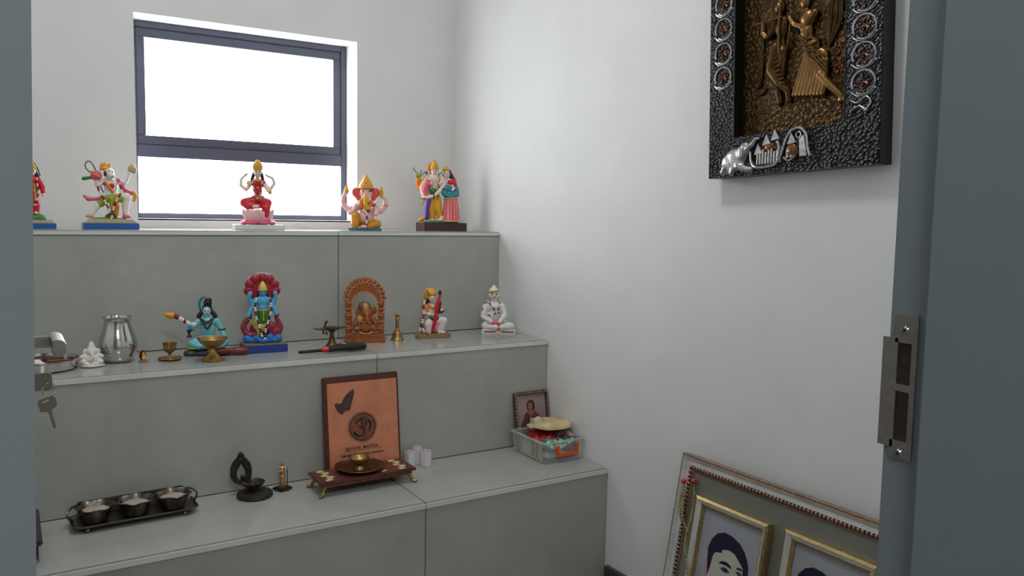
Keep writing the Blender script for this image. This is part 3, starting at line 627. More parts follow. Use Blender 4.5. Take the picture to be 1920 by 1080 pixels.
# --- ladle with dark red handle
ld = empty('wooden_handled_ladle', 'dark red turned wooden handle of a brass ladle behind the lamp bowl', 'ladle', (-.912, -.476, H2), math.radians(-14))
MB().lathe([(0, 0), (.006, .001), (.0105, .012), (.0115, .03), (.009, .05), (.0065, .075), (.004, .085)], seg=20, cap=False).build('handle', mat('mahogany', (110, 40, 34), .35, var=.2, scale=60), ld, M=Matrix.Translation((.043, -.02, .0125)) @ Matrix.Rotation(-PI / 2 - .02, 4, 'Y'))
MB().ell((-.05, -.02, .012), (.012, .012, .008)).limb([(-.045, -.02, .012), (-.03, -.02, .013)], .003).build('ladle_cup', BRASS, ld)

# --- serpent-hooded statuette
F = Fig('statuette', 'blue standing statuette under a scalloped red serpent hood, on blue and gold base', 'statuette', (-.825, -.462, H2), 1.437, 15.1, MIDG)
bs = slabbase(F, -39, 41, 0, 14, 46, NAVY, F.th - .05)
slabbase(F, -38, 40, 14, 17, 44, OLIVE, F.th - .05, name='base_rim')
F('waves', P('wave_blue', (30, 110, 190)), MB().ell((-18, 0, 22), (18, 13, 8)).ell((16, 0, 22), (18, 13, 8)).ell((-28, -3, 24), (9, 9, 9)).ell((27, -3, 25), (8, 9, 9)).ell((0, -4, 22), (14, 14, 8)).ell((-12, -8, 27), (7, 6, 6)).ell((12, -8, 27), (8, 6, 7)).ell((20, 0, 33), (8, 7, 7)), 1.2)
coil = MB()
coil.tube([(-12, 0, 34), (-26, 0, 32), (-35, 1, 44), (-32, 2, 56), (-24, 3, 64), (-26, 4, 76)], [7, 7, 6, 5.4, 4.5, 3])
coil.tube([(12, 0, 34), (24, 0, 33), (31, 1, 44), (28, 2, 56), (24, 3, 66), (29, 4, 70)], [8, 8, 6, 5, 4, 3])
coil.ell((14, -2, 46), (12, 7, 12)).ell((-14, 0, 44), (11, 7, 10)).ell((0, 2, 42), (15, 8, 12)).ell((22, -2, 38), (9, 7, 9))
F('serpent_coil', P('serpent_red', (136, 40, 56)), coil, True)
hood = MB(); hood.ell((0, 6, 112), (24, 4, 26))
for k in range(7):
    a = math.radians(-8 + 196 * k / 6); hood.ell((-1 + 25 * math.cos(a), 5, 118 + 22 * math.sin(a)), (9, 4.5, 9))
F('serpent_hood', P('hood_red', (158, 30, 48)), hood, True)
F('hood_rim', LPINK, MB().tube([(-1 + 33.5 * math.cos(math.radians(a)), 4, 118 + 30.5 * math.sin(math.radians(a))) for a in (62, 75, 90, 105)], .8).tube([(-1 + 33.5 * math.cos(math.radians(a)), 4, 118 + 30.5 * math.sin(math.radians(a))) for a in (30, 40)], .8).tube([(-1 + 33.5 * math.cos(math.radians(a)), 4, 118 + 30.5 * math.sin(math.radians(a))) for a in (124, 138)], .8))
F('body', SKY, MB().ell((0, 0, 96), (13, 7.5, 11)).ell((0, 0, 84), (10, 7, 11)).cone((0, 0, 100), (0, 0, 108), 4.4, 4).ell((0, -1.5, 112), (7, 7, 8.4)).ell((0, -8.2, 111), 1.3).limb([(-12, 0, 99), (-22, 0, 92), (-24, -2, 106)], [4.6, 4, 3.6]).limb([(12, 0, 99), (21, 0, 92), (23, -2, 106)], [4.6, 4, 3.6])
  .limb([(-12, 0, 97), (-20, -2, 82), (-27, -5, 68)], [4.6, 4.2, 3.8]).limb([(12, 0, 97), (19, -2, 84), (24, -5, 72)], [4.6, 4.2, 3.8]).ell((-24, -2, 109), (4, 3.4, 5)).ell((23, -2, 109), (4, 3.4, 5)), True)
F('dhoti', GREEN, MB().ell((1, 0, 76), (11, 8, 7)).limb([(-3, 0, 74), (-3, -1, 56), (-2, -2, 44)], [8, 7, 5.5]).limb([(5, 0, 74), (5, -1, 56), (3, -2, 44)], [8, 7, 5.5]), True)
F('belt', GOLD, MB().torus((1, 0, 79), 10.5, 1.2, sy=.75).limb([(1, -8.5, 76), (1, -9.5, 60)], [1.6, 1.2]))
F('gold_mace', P('dull_gold', (170, 150, 70)), MB().limb([(-24, -9, 62), (-14, -10, 46), (-8, -10, 36)], [1.4, 1.6, 2]).ell((-4, -10, 46), (9, 4, 8)).ell((-12, -10, 56), (6, 3, 8)).ell((4, -10, 48), (6, 3, 6)).cone((-8, -10, 40), (-11, -10, 28), 4, 1), True)
F('hair', BLACK, MB().ell((0, 2, 113), (8.4, 5, 9)).limb([(-7, 2, 108), (-9, 1, 102)], [3, 2.4]).limb([(7, 2, 108), (9, 1, 102)], [3, 2.4]), True)
F('crown', P('crown_gold', (214, 190, 90)), MB().lathe([(7.4, 116), (8.4, 119), (7, 124), (4, 130), (1, 134)], seg=18).torus((0, 0, 117), 8, 1))
face(F, (0, -1.5, 112), 7.1)
F('conch', SKYL, MB().ell((-22, -3, 110), (4, 3, 5)).ell((22, -3, 111), (4, 3, 5)), True)
garland(F, [(-12, -7, 100), (-14, -9, 84), (-12, -11, 66), (-6, -13, 48), (0, -15, 22), (3, -15, 22), (5, -13, 46), (11, -11, 62), (15, -9, 80), (14, -7, 100)], 2.2, WHITE, DARKB)

# --- brass oil lamp with spout
F = Fig('brass_oil_lamp', 'brass oil lamp with long spout and bird finial on a flared foot', 'lamp', (-.633, -.468, H2), 1.521, 19.5)
F('foot', DBRASS, MB().lathe([(0, 0), (11.5, 0), (11.5, 2), (9, 5), (6, 11), (4, 19), (3.4, 25), (6, 29)], seg=24, cap=False))
bw = MB().lathe([(4, 28), (10, 31), (14, 34), (15, 36), (12, 37), (0, 36)], seg=28, cap=False); F('bowl', DBRASS, bw)
F('spout', DBRASS, MB().limb([(-12, 0, 34), (-24, -2, 33.5), (-34, -3, 34.5)], [3.4, 2.4, 1]).limb([(12, 0, 35), (22, 2, 36), (28, 3, 36)], [2.8, 2, 1.6]), True)
F('finial', DBRASS, MB().limb([(-13, 0, 36), (-12, 0, 42), (-10, -1, 47)], [3, 2, 2.6]).limb([(-10, -1, 47), (-7, -1, 49)], [1.6, .8]), True)
F('drops', DBRASS, MB().limb([(-16, -2, 31), (-15, -2, 25)], [1.6, 2.2]).limb([(-10, -5, 29), (-9, -5, 24)], [1.6, 2]))

# --- carved wooden arch shrine
WOOD = mat('carved_wood', (150, 82, 40), .45, var=.22, scale=90, bump=.3, bscale=250)
WOODL = mat('carved_wood_gilt', (186, 140, 84), .42, var=.15, scale=90)
F = Fig('wooden_shrine', 'carved wooden arch with a seated elephant-headed carving inside', 'carving', (-.519, -.432, H2), 1.578, 21.8)
def archline(hw, z0, zs, zt, n=14):
    pts = [(-hw, z0), (-hw, zs)]
    for i in range(1, n):
        a = PI - PI * i / n; pts.append((hw * math.cos(a), zs + (zt - zs) * math.sin(a)))
    return pts + [(hw, zs), (hw, z0)]
F('arch', WOOD, MB().prism(archline(34, 12, 80, 118), -5, 6, archline(23, 12, 72, 94)), smooth=False, bevel=.6)
F('plinth', WOOD, MB().box((0, 0, 5), (75, 24, 10)).box((0, 0, 13), (70, 20, 6)), bevel=.8)
F('arch_rim', WOODL, MB().tube([(x * 1.0, -5.2, z) for x, z in archline(23.4, 44, 72, 94.4)], 1.3, smooth=0))
sc_ = MB(); sc2 = MB()
for i in range(13):
    a = PI * (i + .5) / 13; x = 35.5 * math.cos(a); z = 80 + 38.5 * math.sin(a)
    sc_.ell((x, 0, z), (4.6, 5, 4.6)); 
    sc2.tube(arc((35 * math.cos(a) * .94, 80 + 37 * math.sin(a) * .94), 3.4, a, a + 4.6, 8, -5.5), .9)
for sg in (-1, 1):
    for z in (22, 30, 38, 46, 54, 62, 70, 78): sc_.ell((sg * 31, -4, z), (6.4, 3.4, 3.2))
    for z in (26, 50, 74): sc_.ell((sg * 29, -5, z), (7.4, 3.6, 2))
F('carved_scrollwork', WOOD, sc_, True); F('gilt_scrolls', WOODL, sc2)
F('carved_figure', WOOD, MB().ell((2, -2, 29), (13, 8, 12)).ell((3, -3, 55), (11, 8, 11)).ell((0, -1, 45), (16, 7, 9)).ell((-14, -2, 26), (8, 7, 7)).ell((16, -2, 26), (8, 7, 7)).limb([(-12, -2, 46), (-18, -4, 34)], [5, 5]).limb([(14, -2, 46), (19, -4, 36)], [5, 5]).ell((-11, 0, 56), (7, 3, 9)).ell((16, 0, 60), (6, 3, 8)).limb([(4, -10, 52), (4, -13, 42), (8, -12, 36)], [4, 3.4, 2.6]), True)
F('carved_crown', mat('carved_wood_dark', (116, 80, 44), .45, var=.3, scale=120, bump=.3), MB().ell((-1, -1, 66), (12, 8, 11)), True)
F('crown_front', WOODL, MB().ell((1, -5, 66), (7, 5, 9)).ell((-9, -7, 44), (6, 4, 7)), True)
F('garland_rim', WOODL, MB().tube([(-10, -8.5, 20), (-4, -10, 17.5), (4, -10.5, 17), (12, -9, 19), (14, -8, 22)], 1.4).tube([(-6, -9, 40), (2, -10.5, 38.5), (10, -9, 40)], .8).ell((17, -8, 31), 2).ell((-16, -8, 27), 2))

# --- gas lighter
li = empty('gas_lighter', 'long black gas lighter with red collar lying on the middle step edge', 'lighter', (-.665, -.575, H2), math.radians(-2))
BLP = mat('black_plastic', (26, 26, 28), .3, var=.05)
MB().limb([(-.094, 0, .0085), (-.03, 0, .0095)], [.0042, .0046], 14).build('barrel', BLP, li)
MB().limb([(-.030, 0, .0105), (-.018, 0, .0115)], [.0068, .0085], 14).build('collar', mat('red_plastic', (190, 26, 34), .3), li)
MB().limb([(-.016, 0, .0115), (.01, 0, .013), (.05, 0, .014), (.083, 0, .0135)], [.0085, .0095, .0115, .0105], 16).build('handle', BLP, li, remesh=.0013)
MB().limb([(.004, -.002, .0225), (.024, -.002, .0235)], [.0028, .0032]).build('trigger', mat('dark_red_plastic', (110, 20, 26), .3), li)
MB().box((.026, -.004, .0245), (.01, .006, .0016)).build('switch', WHITE, li, bevel=.0005)

# --- brass hand bell
F = Fig('brass_hand_bell', 'small brass hand bell beside the carved wooden arch', 'bell', (-.419, -.441, H2), 1.612, 24)
F('bell_body', BRASS, MB().lathe([(0, 1.5), (9, 1), (12, 0), (12.4, 1), (10.5, 4), (8.6, 9), (8, 14), (6.4, 17), (3, 19)], seg=28, cap=False))
F('handle', BRASS, MB().lathe([(3, 18), (4.4, 20), (3, 22), (3.6, 30), (2.8, 37), (3.6, 39), (4, 41), (2.6, 43)], seg=16))
F('handle_finial', BRASS, MB().ell((0, 0, 46), (4.4, 3.4, 4)).ell((2.5, -2, 48), (3, 2, 2.6)).ell((-2.6, 0, 49), (2, 2, 2.4)), True)

# --- seated musician
F = Fig('statuette', 'kneeling musician statuette with yellow turban and red string instrument, on olive base', 'statuette', (-.297, -.436, H2), 1.662, 26.4, MIDG)
F('base', OLIVE, MB().prism([(-30, 0), (30, 0), (31.5, 4), (30, 9), (-29, 9), (-31.5, 5)], -14, 16), turn=F.th * .5, bevel=.8)
F('skirt', P('skirt_white', (222, 206, 206)), MB().ell((0, 3, 20), (17, 11, 13)).limb([(-4, 0, 30), (-8, -8, 26), (-8, -8, 12)], [9, 8, 6]).limb([(4, 0, 32), (20, -6, 32), (14, -6, 16)], [9, 7.5, 6]).limb([(16, -5, 18), (12, -9, 12)], [6, 4]), True)
F('robe_hem', PINK, MB().ell((15, -3, 20), (7, 6, 6)).ell((-8, -6, 12), (8, 7, 4)).limb([(14, -8, 13), (22, -8, 13)], [3, 2.4]), True)
F('body', SKIN, MB().ell((-2, 0, 52), (10, 7, 11)).ell((-1, 0, 42), (8, 6.5, 8)).cone((-2, 0, 60), (-2, 0, 69), 3.6, 3.4).ell((-2, -2, 73), (6.2, 6.4, 7.6)).ell((-1, -8.4, 72), 1.2).limb([(-11, 0, 58), (-15, -3, 48), (-6, -9, 44)], [4.4, 4, 3.2]).limb([(8, 0, 58), (14, -4, 50), (20, -6, 52)], [4, 3.4, 2.8]), True)
F('scarf', ORANGE, MB().limb([(-8, -5, 62), (-11, -6, 52), (-9, -7, 46)], [3, 3.4, 2.6]).limb([(-17, 0, 66), (-20, 0, 56)], [3.4, 2.6]).limb([(-4, -7, 60), (0, -8, 54)], [1.6, 1.6]), True)
F('hair', BLACK, MB().ell((-5, 2, 73), (7.4, 5.4, 8)).limb([(-9, 0, 70), (-11, -1, 64)], [3.4, 2.6]), True)
F('turban', GOLD, MB().ell((-6, 2, 83), (11, 8, 10.5)).ell((-8, 4, 78), (11, 7, 10)).ell((-2, -2, 82), (8, 6, 6)), True)
F('turban_band', CRIM, MB().tube([(-12, -4, 88), (-8, -5.5, 82), (-4, -6, 78)], 1.1))
F('instrument_neck', RED, MB().limb([(13, -8, 80), (8, -10, 62), (6, -11, 46), (3, -11, 28), (1, -10, 14)], [2.6, 4, 3.4, 3.6, 3.4]), True)
F('instrument_head', DARKB, MB().ell((12.6, -8, 84), (3.4, 2.4, 6)).limb([(12, -7, 66), (10, -8, 48)], [4, 3]).ell((4, -6, 36), (9, 6, 6)).limb([(16, -8, 48), (22, -8, 53)], [2.4, 1.2]), True)
F('sash', GREEN, MB().limb([(-9, -7, 44), (-4, -9, 40), (2, -9, 38)], [2, 2, 2]))
face(F, (-2, -2, 73), 6.5)
F('feet', SKIN, MB().ell((18, -10, 11), (6, 3, 2.6)), True)
garland(F, [(-16, -6, 68), (-17, -9, 56), (-17, -10, 40), (-20, -11, 26), (-18, -13, 16), (-14, -15, 9), (-9, -16.5, 8)], 2.3, WHITE, CRIM)
garland(F, [(-22, -8, 26), (-24, -9, 14), (-19, -14, 10)], 2.2, CRIM, WHITE)
F('necklace', GOLD, MB().torus((-2, -3, 60), 6, 1.2, (.5, 0, 0)))

# --- white marble seated statuette
F = Fig('statuette', 'white marble cross-legged statuette with gold headband and red garland, beside the wall', 'statuette', (-.068, -.452, H2), 1.715, 31.2, MIDG)
pb = F('pedestal', MARBLE, MB().prism([(-30, 0), (30, 0), (32, 2), (31, 9), (-31, 9), (-32, 2)], -12, 12), bevel=.6)
txt = MB()
for (x0, x1) in ((-27, -5), (5, 29)):
    x = x0
    while x < x1:
        wd = random.choice((1.6, 2.4, 3.0)); txt.box((x + wd / 2, -12.3, 4.2), (wd * .75, .6, 2.0)); x += wd
    txt.box(((x0 + x1) / 2, -12.3, 5.8), (x1 - x0, .6, .5)); 
F('base_lettering', CRIM, txt, parent=pb, smooth=False)
F('lotus_emblem', ORANGE, MB().ell((0, -12.4, 7.6), (4, .8, 2)).ell((-2.5, -12.4, 8.4), (1.4, .8, 2), (0, -.6, 0)).ell((2.5, -12.4, 8.4), (1.4, .8, 2), (0, .6, 0)).box((0, -12.3, 2.6), (8, .6, .8)))
F('body', MARBLE, MB().limb([(-10, 2, 16), (-25, -4, 15), (-6, -12, 14)], [8, 8, 6]).limb([(8, 2, 16), (23, -4, 15), (6, -12, 14)], [8, 7, 6]).ell((-2, 0, 16), (24, 11, 8)).ell((-9, 1, 34), (14, 9, 17)).ell((-10, 1, 50), (17, 9.5, 11)).cone((-9, 0, 56), (-9, 0, 67), 6, 5.4).ell((-9, -1.5, 74), (9.6, 9, 11)).ell((-8, -10.6, 73), 1.6)
  .limb([(-26, 1, 50), (-29, -2, 32), (-14, -12, 24)], [6, 6, 4.5]).limb([(6, 0, 52), (11, -4, 36), (2, -13, 24)], [6, 5.6, 4.5]).ell((-18.5, -1, 73), (2, 2, 4)).ell((.6, -1, 73), (2, 2, 4)), True)
F('robe_pink', PINK, MB().ell((-4, -13, 22), (13, 4, 4)).limb([(-22, -10, 20), (-10, -14, 18)], [1.4, 1.6]).limb([(4, -13, 19), (18, -9, 18)], [1.6, 1.2]), True)
F('cap', MARBLE, MB().lathe([(9.6, 78), (9.4, 82), (6, 86), (2.4, 90), (.5, 92)], (-10, 1, 0), 20))
F('headband', GOLD, MB().tube([(-18.5, -1, 77), (-16, -7, 79), (-10, -10, 80.5), (-4, -9, 81.5), (.2, -2, 81)], 1.7))
face(F, (-9, -1.5, 74), 9.6, iris=P('eye_blue', (50, 66, 100)))
F('ornament', ORANGE, MB().ell((-30, -2, 46), (2.4, 4, 4)))
garland(F, [(-21, -5, 62), (-14, -10, 54), (-6, -11, 44), (0, -11.5, 41), (7, -11, 32), (13, -11, 24)], 1.6, WHITE, CRIM)
garland(F, [(-25, -8, 38), (-18, -11, 35), (-10, -12, 36), (-4, -12, 42), (0, -12, 50), (1, -9, 60)], 1.6, WHITE, CRIM)

# ================================================================ LOWEST STEP
# --- ornate dark box by the door frame
ob = empty('ornate_box', 'dark ornate box with gold-edged lid, beside the door frame on the lowest step', 'box', (-1.48, -.775, H3))
DWOOD = mat('dark_lacquer', (52, 44, 38), .35, var=.25, scale=60)
GILT = mat('gilt_edge', (150, 128, 84), .4, .7, var=.25, scale=150)
MB().box((0, 0, .021), (.205, .195, .028)).build('box_body', DWOOD, ob, bevel=.002)
MB().box((0, 0, .041), (.22, .21, .010)).build('lid', DWOOD, ob, bevel=.003)
g_ = MB()
for a in (-1, 1): g_.box((0, a * .088, .0465), (.19, .008, .002)); g_.box((a * .092, 0, .0465), (.010, .18, .002))
for k in range(9):
    for a in (-1, 1): g_.ell((a * .092, -.08 + k * .02, .048), (.004, .006, .0015))
g_.box((0, -.1045, .041), (.2, .002, .006)); g_.build('gilt_border', GILT, ob)
for a in (-1, 1):
    for b in (-1, 1): MB().lathe([(.011, 0), (.012, .002), (.008, .007), (.009, .008)], (a * .092, b * .088, 0), 16).build('foot', BRASS, ob)

# --- three-bowl pewter stand
st3 = empty('pewter_bowl_stand', 'dark pewter tray stand with looped end handles on the lowest step', 'stand', (-1.183, -.708, H3), math.radians(2))
TL = .130
t_ = MB(); out = []
for (x, y) in ((-TL, -.035), (-TL + .02, -.047), (TL - .02, -.047), (TL, -.035), (TL, .035), (TL - .02, .044), (-TL + .02, .044), (-TL, .035)): out.append((x, y))
bm_ = t_.bm
lo = [bm_.verts.new((x * .96, y * .9, .010)) for x, y in out]; hi = [bm_.verts.new((x, y, .014)) for x, y in out]; hi2 = [bm_.verts.new((x, y, .0165)) for x, y in out]; lo2 = [bm_.verts.new((x * .95, y * .88, .013)) for x, y in out]
n = len(out); bm_.faces.new(lo[::-1]); bm_.faces.new(lo2)
for i in range(n):
    j = (i + 1) % n
    bm_.faces.new((lo[i], lo[j], hi[j], hi[i])); bm_.faces.new((hi[i], hi[j], hi2[j], hi2[i])); bm_.faces.new((hi2[i], hi2[j], lo2[j], lo2[i]))
t_.build('tray', DMETAL, st3, smooth=False)
MB().tube([(x, y, .0165) for x, y in out], .0013, 6, True, 0).build('tray_rim', DMETAL, st3)
MB().box((0, .036, .030), (.225, .007, .034)).build('back_rail', DMETAL, st3, bevel=.002)
for a in (-1, 1):
    MB().tube([(a * .112, .034, .040), (a * .124, .020, .043), (a * .134, .006, .038), (a * .135, .0, .030), (a * .131, 0, .022), (a * .127, .002, .016)], .0026).build('loop_handle', DMETAL, st3)
    for b in (-.034, .03): MB().lathe([(.006, 0), (.007, .003), (.004, .010)], (a * .1, b, 0), 14).build('foot', DMETAL, st3)
rip = lambda a, z: 1 + (.10 * math.cos(6 * a) if z > .0395 else (.03 * math.cos(6 * a) if z > .03 else 0))
BOWLP = [(0, .0135), (.022, .0135), (.025, .017), (.029, .030), (.032, .038), (.036, .0455), (.0385, .047), (.0375, .048), (.034, .0455), (.030, .038), (.026, .030), (.022, .02), (0, .018)]
proto = None
for k in range(3):
    x = -.081 + .081 * k
    if proto is None:
        bo = empty('scalloped_bowl', 'dark pewter bowl with wavy scalloped rim standing on the three-bowl stand', 'bowl', (0, 0, 0), 0, 'scalloped bowls on the pewter stand')
        me = MB().lathe(BOWLP, seg=48, rfun=rip, cap=False).build('bowl_body', DMETAL, bo)
        ins = MB().lathe([(0, .0415), (.024, .040), (.0295, .037), (0, .036)], seg=36, cap=False).build('wax', mat('grey_wax', (176, 166, 152), .5, var=.15, scale=60), bo)
        proto = (bo, me, ins)
    else:
        bo = proto[0].copy(); COL.objects.link(bo)
        for c in proto[1:]:
            d = c.copy(); COL.objects.link(d); d.parent = bo
    bo.location = Vector((-1.183, -.708, H3 + .0005)) + Matrix.Rotation(math.radians(2), 3, 'Z') @ Vector((x, -.008, 0))
    bo.rotation_euler = (0, 0, .3 * k)
    bo['label'] = ('dark pewter scalloped bowl on the stand, at the end beside the ornate box', 'dark pewter scalloped bowl in the middle of the three on the stand', 'dark pewter scalloped bowl on the stand, at the end beside the black cast lamp')[k]

# --- black cast lamp with leaf back
F = Fig('cast_iron_lamp', 'blackened cast lamp with pierced leaf-shaped back and small dish', 'lamp', (-.914, -.694, H3), 1.32, 14)
F('foot', BLACKM, MB().lathe([(0, 0), (30, 0), (33, 3), (32, 8), (22, 12), (10, 15), (0, 16)], (2, 0, 0), 28, cap=False))
F('stem', BLACKM, MB().limb([(0, 0, 12), (-2, 0, 20)], [9, 7]), True)
F('dish', BLACKM, MB().lathe([(0, 17), (10, 18), (18, 23), (22, 29), (20.5, 29), (15, 24), (0, 22)], (-1, -2, 0), 28, cap=False))
lf = [(0, 84), (4, 80), (6, 74), (13, 67), (18, 58), (19.5, 46), (18, 36), (12, 28), (4, 24), (-4, 24), (-12, 28), (-18, 36), (-19.5, 46), (-18, 58), (-13, 67), (-6, 74), (-4, 80)]
hl = [(x * .38 + 0, 30 + (z - 24) * .52) for x, z in lf]
F('leaf_back', BLACKM, MB().prism([(x - 22, z) for x, z in lf], 8, 13, [(x - 22, z) for x, z in hl]), bevel=1.0)
F('leaf_relief', BLACKM, MB().tube([(x * .72 - 22, 7.5, 26 + (z - 26) * .78) for x, z in lf], 2.2, closed=True).tube([(x * .92 - 22, 7.5, z) for x, z in lf], 1.6, closed=True).limb([(-22, 9, 26), (-18, 5, 24), (-10, 2, 20)], [4, 4, 4]).ell((-22, 8, 80), (4, 3, 5)).ell((-20, 7, 36), (4, 3, 5)))
# --- tiny brass figure
F = Fig('brass_figurine', 'tiny brass standing figurine with a dark staff on a square base', 'figurine', (-.838, -.678, H3), 1.355, 16, None, .6)
F('base', DBRASS, MB().box((0, 0, 2.5), (26, 26, 3)).box((0, 0, 4.6), (22, 22, 2)).ell((0, -14, 1), (3, 3, 2)).ell((14, 0, 2), (3, 3, 2)).ell((-14, 0, 2), (3, 3, 2)), turn=.75, bevel=.5)
F('body', mat('pale_brass', (200, 150, 110), .35, .8, var=.15, scale=100), MB().limb([(-1.5, 0, 6), (-1.5, 0, 26)], [3, 4]).limb([(1.5, 0, 6), (1.5, 0, 26)], [3, 4]).ell((0, 0, 34), (5, 4, 9)).ell((0, 0, 41), (6, 4, 4)).ell((0, -.5, 50), (3, 3, 4)).ell((0, 1, 54), (2.6, 2.6, 3)).limb([(-5, 0, 42), (-6.5, -2, 34), (0, -5, 36)], [2.2, 2, 1.8]).limb([(5, 0, 42), (8, -2, 38)], [2.2, 1.8]), True)
F('staff', mat('dark_staff', (50, 54, 70), .4), MB().limb([(9, -2, 5), (8.6, -2, 42)], [1, 1]))

# --- copper mantra plaque on a wooden board
pq = empty('copper_plaque', 'copper plaque with praying hands and sacred syllable, framed by a dark wood board', 'plaque', (-.724, -.682, H3 + .001))
pq.rotation_euler = (-math.atan2(.031, .263), 0, 0)
CWOOD = mat('board_wood', (86, 44, 36), .42, var=.18, scale=30)
COPPER = mat('brushed_copper', (216, 140, 106), .42, .35, var=.10, scale=25)
ETCH = mat('etched_dark', (66, 50, 46), .55, var=.2, scale=100)
def pplate(name, x0, x1, z0, z1, y0, y1, m, b=.001, parent=pq): return MB().box(((x0 + x1) / 2, (y0 + y1) / 2, (z0 + z1) / 2), (x1 - x0, y1 - y0, z1 - z0)).build(name, m, parent, bevel=b)
pplate('board', 0, .213, 0, .271, 0, .010, CWOOD, .002)
cp = pplate('copper_sheet', .010, .206, .030, .2545, -.004, -.0003, COPPER, .0012)
HND = [(.0825, .2355), (.0735, .231), (.062, .2225), (.0535, .212), (.050, .2025), (.0445, .1985), (.0325, .203), (.0285, .1985), (.0335, .186), (.0395, .176), (.050, .1715), (.0525, .1765), (.056, .181), (.0665, .1805), (.0715, .184), (.073, .196), (.080, .213), (.084, .226)]
hnd = MB().prism(HND, -.0062, -.004).build('praying_hands', ETCH, pq, bevel=.0006)
MB().tube([(.080, -.0064, .231), (.070, -.0066, .214), (.058, -.0066, .197)], .0009).tube([(.048, -.0066, .195), (.056, -.0066, .192), (.066, -.0066, .189)], .0008).build('hand_lines', mat('etched_mid', (104, 74, 62), .5), hnd)
OMX, OMZ, OMR = .1035, .1325, .0345
MB().torus((OMX, -.0045, OMZ), OMR, .0011, (PI / 2, 0, 0), 40, 6).torus((OMX, -.0045, OMZ), OMR * 1.06, .0006, (PI / 2, 0, 0), 40, 6).build('medallion_ring', ETCH, pq)
MB().cone((OMX, -.0044, OMZ), (OMX, -.004, OMZ), OMR, OMR, 40).build('medallion_disc', mat('copper_dark', (150, 92, 70), .4, .5, var=.15, scale=60), pq)
ry = MB()
for k in range(32):
    a = 2 * PI * k / 32; a2 = 2 * PI * (k + .5) / 32; a3 = 2 * PI * (k + 1) / 32
    ry.tube([(OMX + OMR * 1.07 * math.cos(a), -.0045, OMZ + OMR * 1.07 * math.sin(a)), (OMX + OMR * 1.24 * math.cos(a2), -.0045, OMZ + OMR * 1.24 * math.sin(a2)), (OMX + OMR * 1.07 * math.cos(a3), -.0045, OMZ + OMR * 1.07 * math.sin(a3))], .0006, 5, smooth=0)
ry.build('medallion_rays', ETCH, pq)
def omp(L): return [(OMX + x * OMR * .92, -.0052, OMZ + z * OMR * .92) for x, z in L]
om = MB()
om.tube(omp([(-.60, .30), (-.50, .52), (-.25, .62), (-.02, .46), (-.06, .20), (-.28, .04)]), .0027, 8)
om.tube(omp([(-.28, .04), (.00, -.02), (.14, -.28), (.02, -.58), (-.28, -.72), (-.58, -.60), (-.80, -.36)]), .0029, 8)
om.tube(omp([(.02, -.06), (.24, .02), (.30, .30), (.48, .54), (.68, .34), (.72, .0), (.60, -.30), (.46, -.36)]), .0025, 8)
om.tube(omp([(-.18, .80), (.0, .68), (.22, .68), (.40, .82)]), .0018, 8)
om.ell(omp([(.10, .88)])[0], .0022)
om.build('om_symbol', mat('etched_black', (44, 36, 36), .5), pq)
def textmesh(name, s, x, z, size, m, parent, width=None):
    cu = bpy.data.curves.new('t', 'FONT'); cu.body = s; cu.size = size; cu.extrude = .0003; cu.offset = .00018; cu.align_x = 'LEFT'
    t = bpy.data.objects.new('t', cu); COL.objects.link(t)
    me = bpy.data.meshes.new_from_object(t.evaluated_get(bpy.context.evaluated_depsgraph_get())); bpy.data.objects.remove(t)
    xs = [v.co.x for v in me.vertices]; k = width / (max(xs) - min(xs)) if width else 1
    for v in me.vertices: v.co = Vector((x + (v.co.x - min(xs)) * k, -.0045 - v.co.z, z + v.co.y))
    me.name = name; me.materials.clear(); me.materials.append(m)
    o = bpy.data.objects.new(name, me); COL.objects.link(o); o.parent = parent; return o
textmesh('lettering', 'GAYATRI  MANTRA', .0535, .0745, .0120, ETCH, pq, .092)
textmesh('lettering', 'OM BHUR BHUVAH SWAHA', .040, .0575, .0095, ETCH, pq, .120)
MB().box((.104, -.0043, .0722), (.106, .0006, .0006)).build('etched_rule', ETCH, pq, smooth=False)

# --- low carved table with brass plate and bowl
TW = mat('table_wood', (92, 48, 40), .42, var=.25, scale=50, bump=.1)
TWR = mat('table_apron', (112, 50, 34), .45, var=.45, scale=110, bump=.4, bscale=200)
tb = empty('low_table', 'low reddish wooden stool table with inlaid ends and brass paw feet', 'table', (-.649, -.744, H3))
MB().box((0, 0, .0365), (.258, .100, .007)).build('table_top', TW, tb, bevel=.0015)
MB().box((0, 0, .0275), (.240, .084, .011)).build('apron', TWR, tb, bevel=.001)
inl = mat('bone_inlay', (206, 190, 140), .45, var=.35, scale=250)
for a in (-1, 1):
    ii = MB()
    for k in range(5): ii.box((a * .098 + (.004 if k % 2 else -.004), -.036 + k * .018, .0404), (.018, .013, .0008), (0, 0, .2))
    ii.build('inlay_panel', inl, tb, smooth=False)
MB().box((.045, -.034, .0404), (.016, .008, .0008), (0, 0, .5)).build('inlay_chip', inl, tb, smooth=False)
for a in (-1, 1):
    for b in (-1, 1):
        MB().limb([(a * .112, b * .036, .026), (a * .118, b * .040, .014), (a * .1215, b * .043, .005), (a * .129, b * .047, .0045)], [.006, .0045, .0045, .0046]).build('foot', BRASS, tb, remesh=.0012)
F = Fig('brass_plate', 'round dark brass plate resting on the low wooden table', 'plate', (-.655, -.738, H3 + .0405), 1000, 0)
F('plate_body', DBRASS, MB().lathe([(0, 0), (.036, 0), (.050, .004), (.0615, .009), (.0635, .0115), (.0625, .0125), (.060, .0105), (.048, .006), (.034, .002), (0, .002)], seg=48, cap=False))
F = Fig('brass_offering_bowl', 'small footed brass bowl standing on the round brass plate', 'bowl', (-.657, -.742, H3 + .0430), 1000, 0)
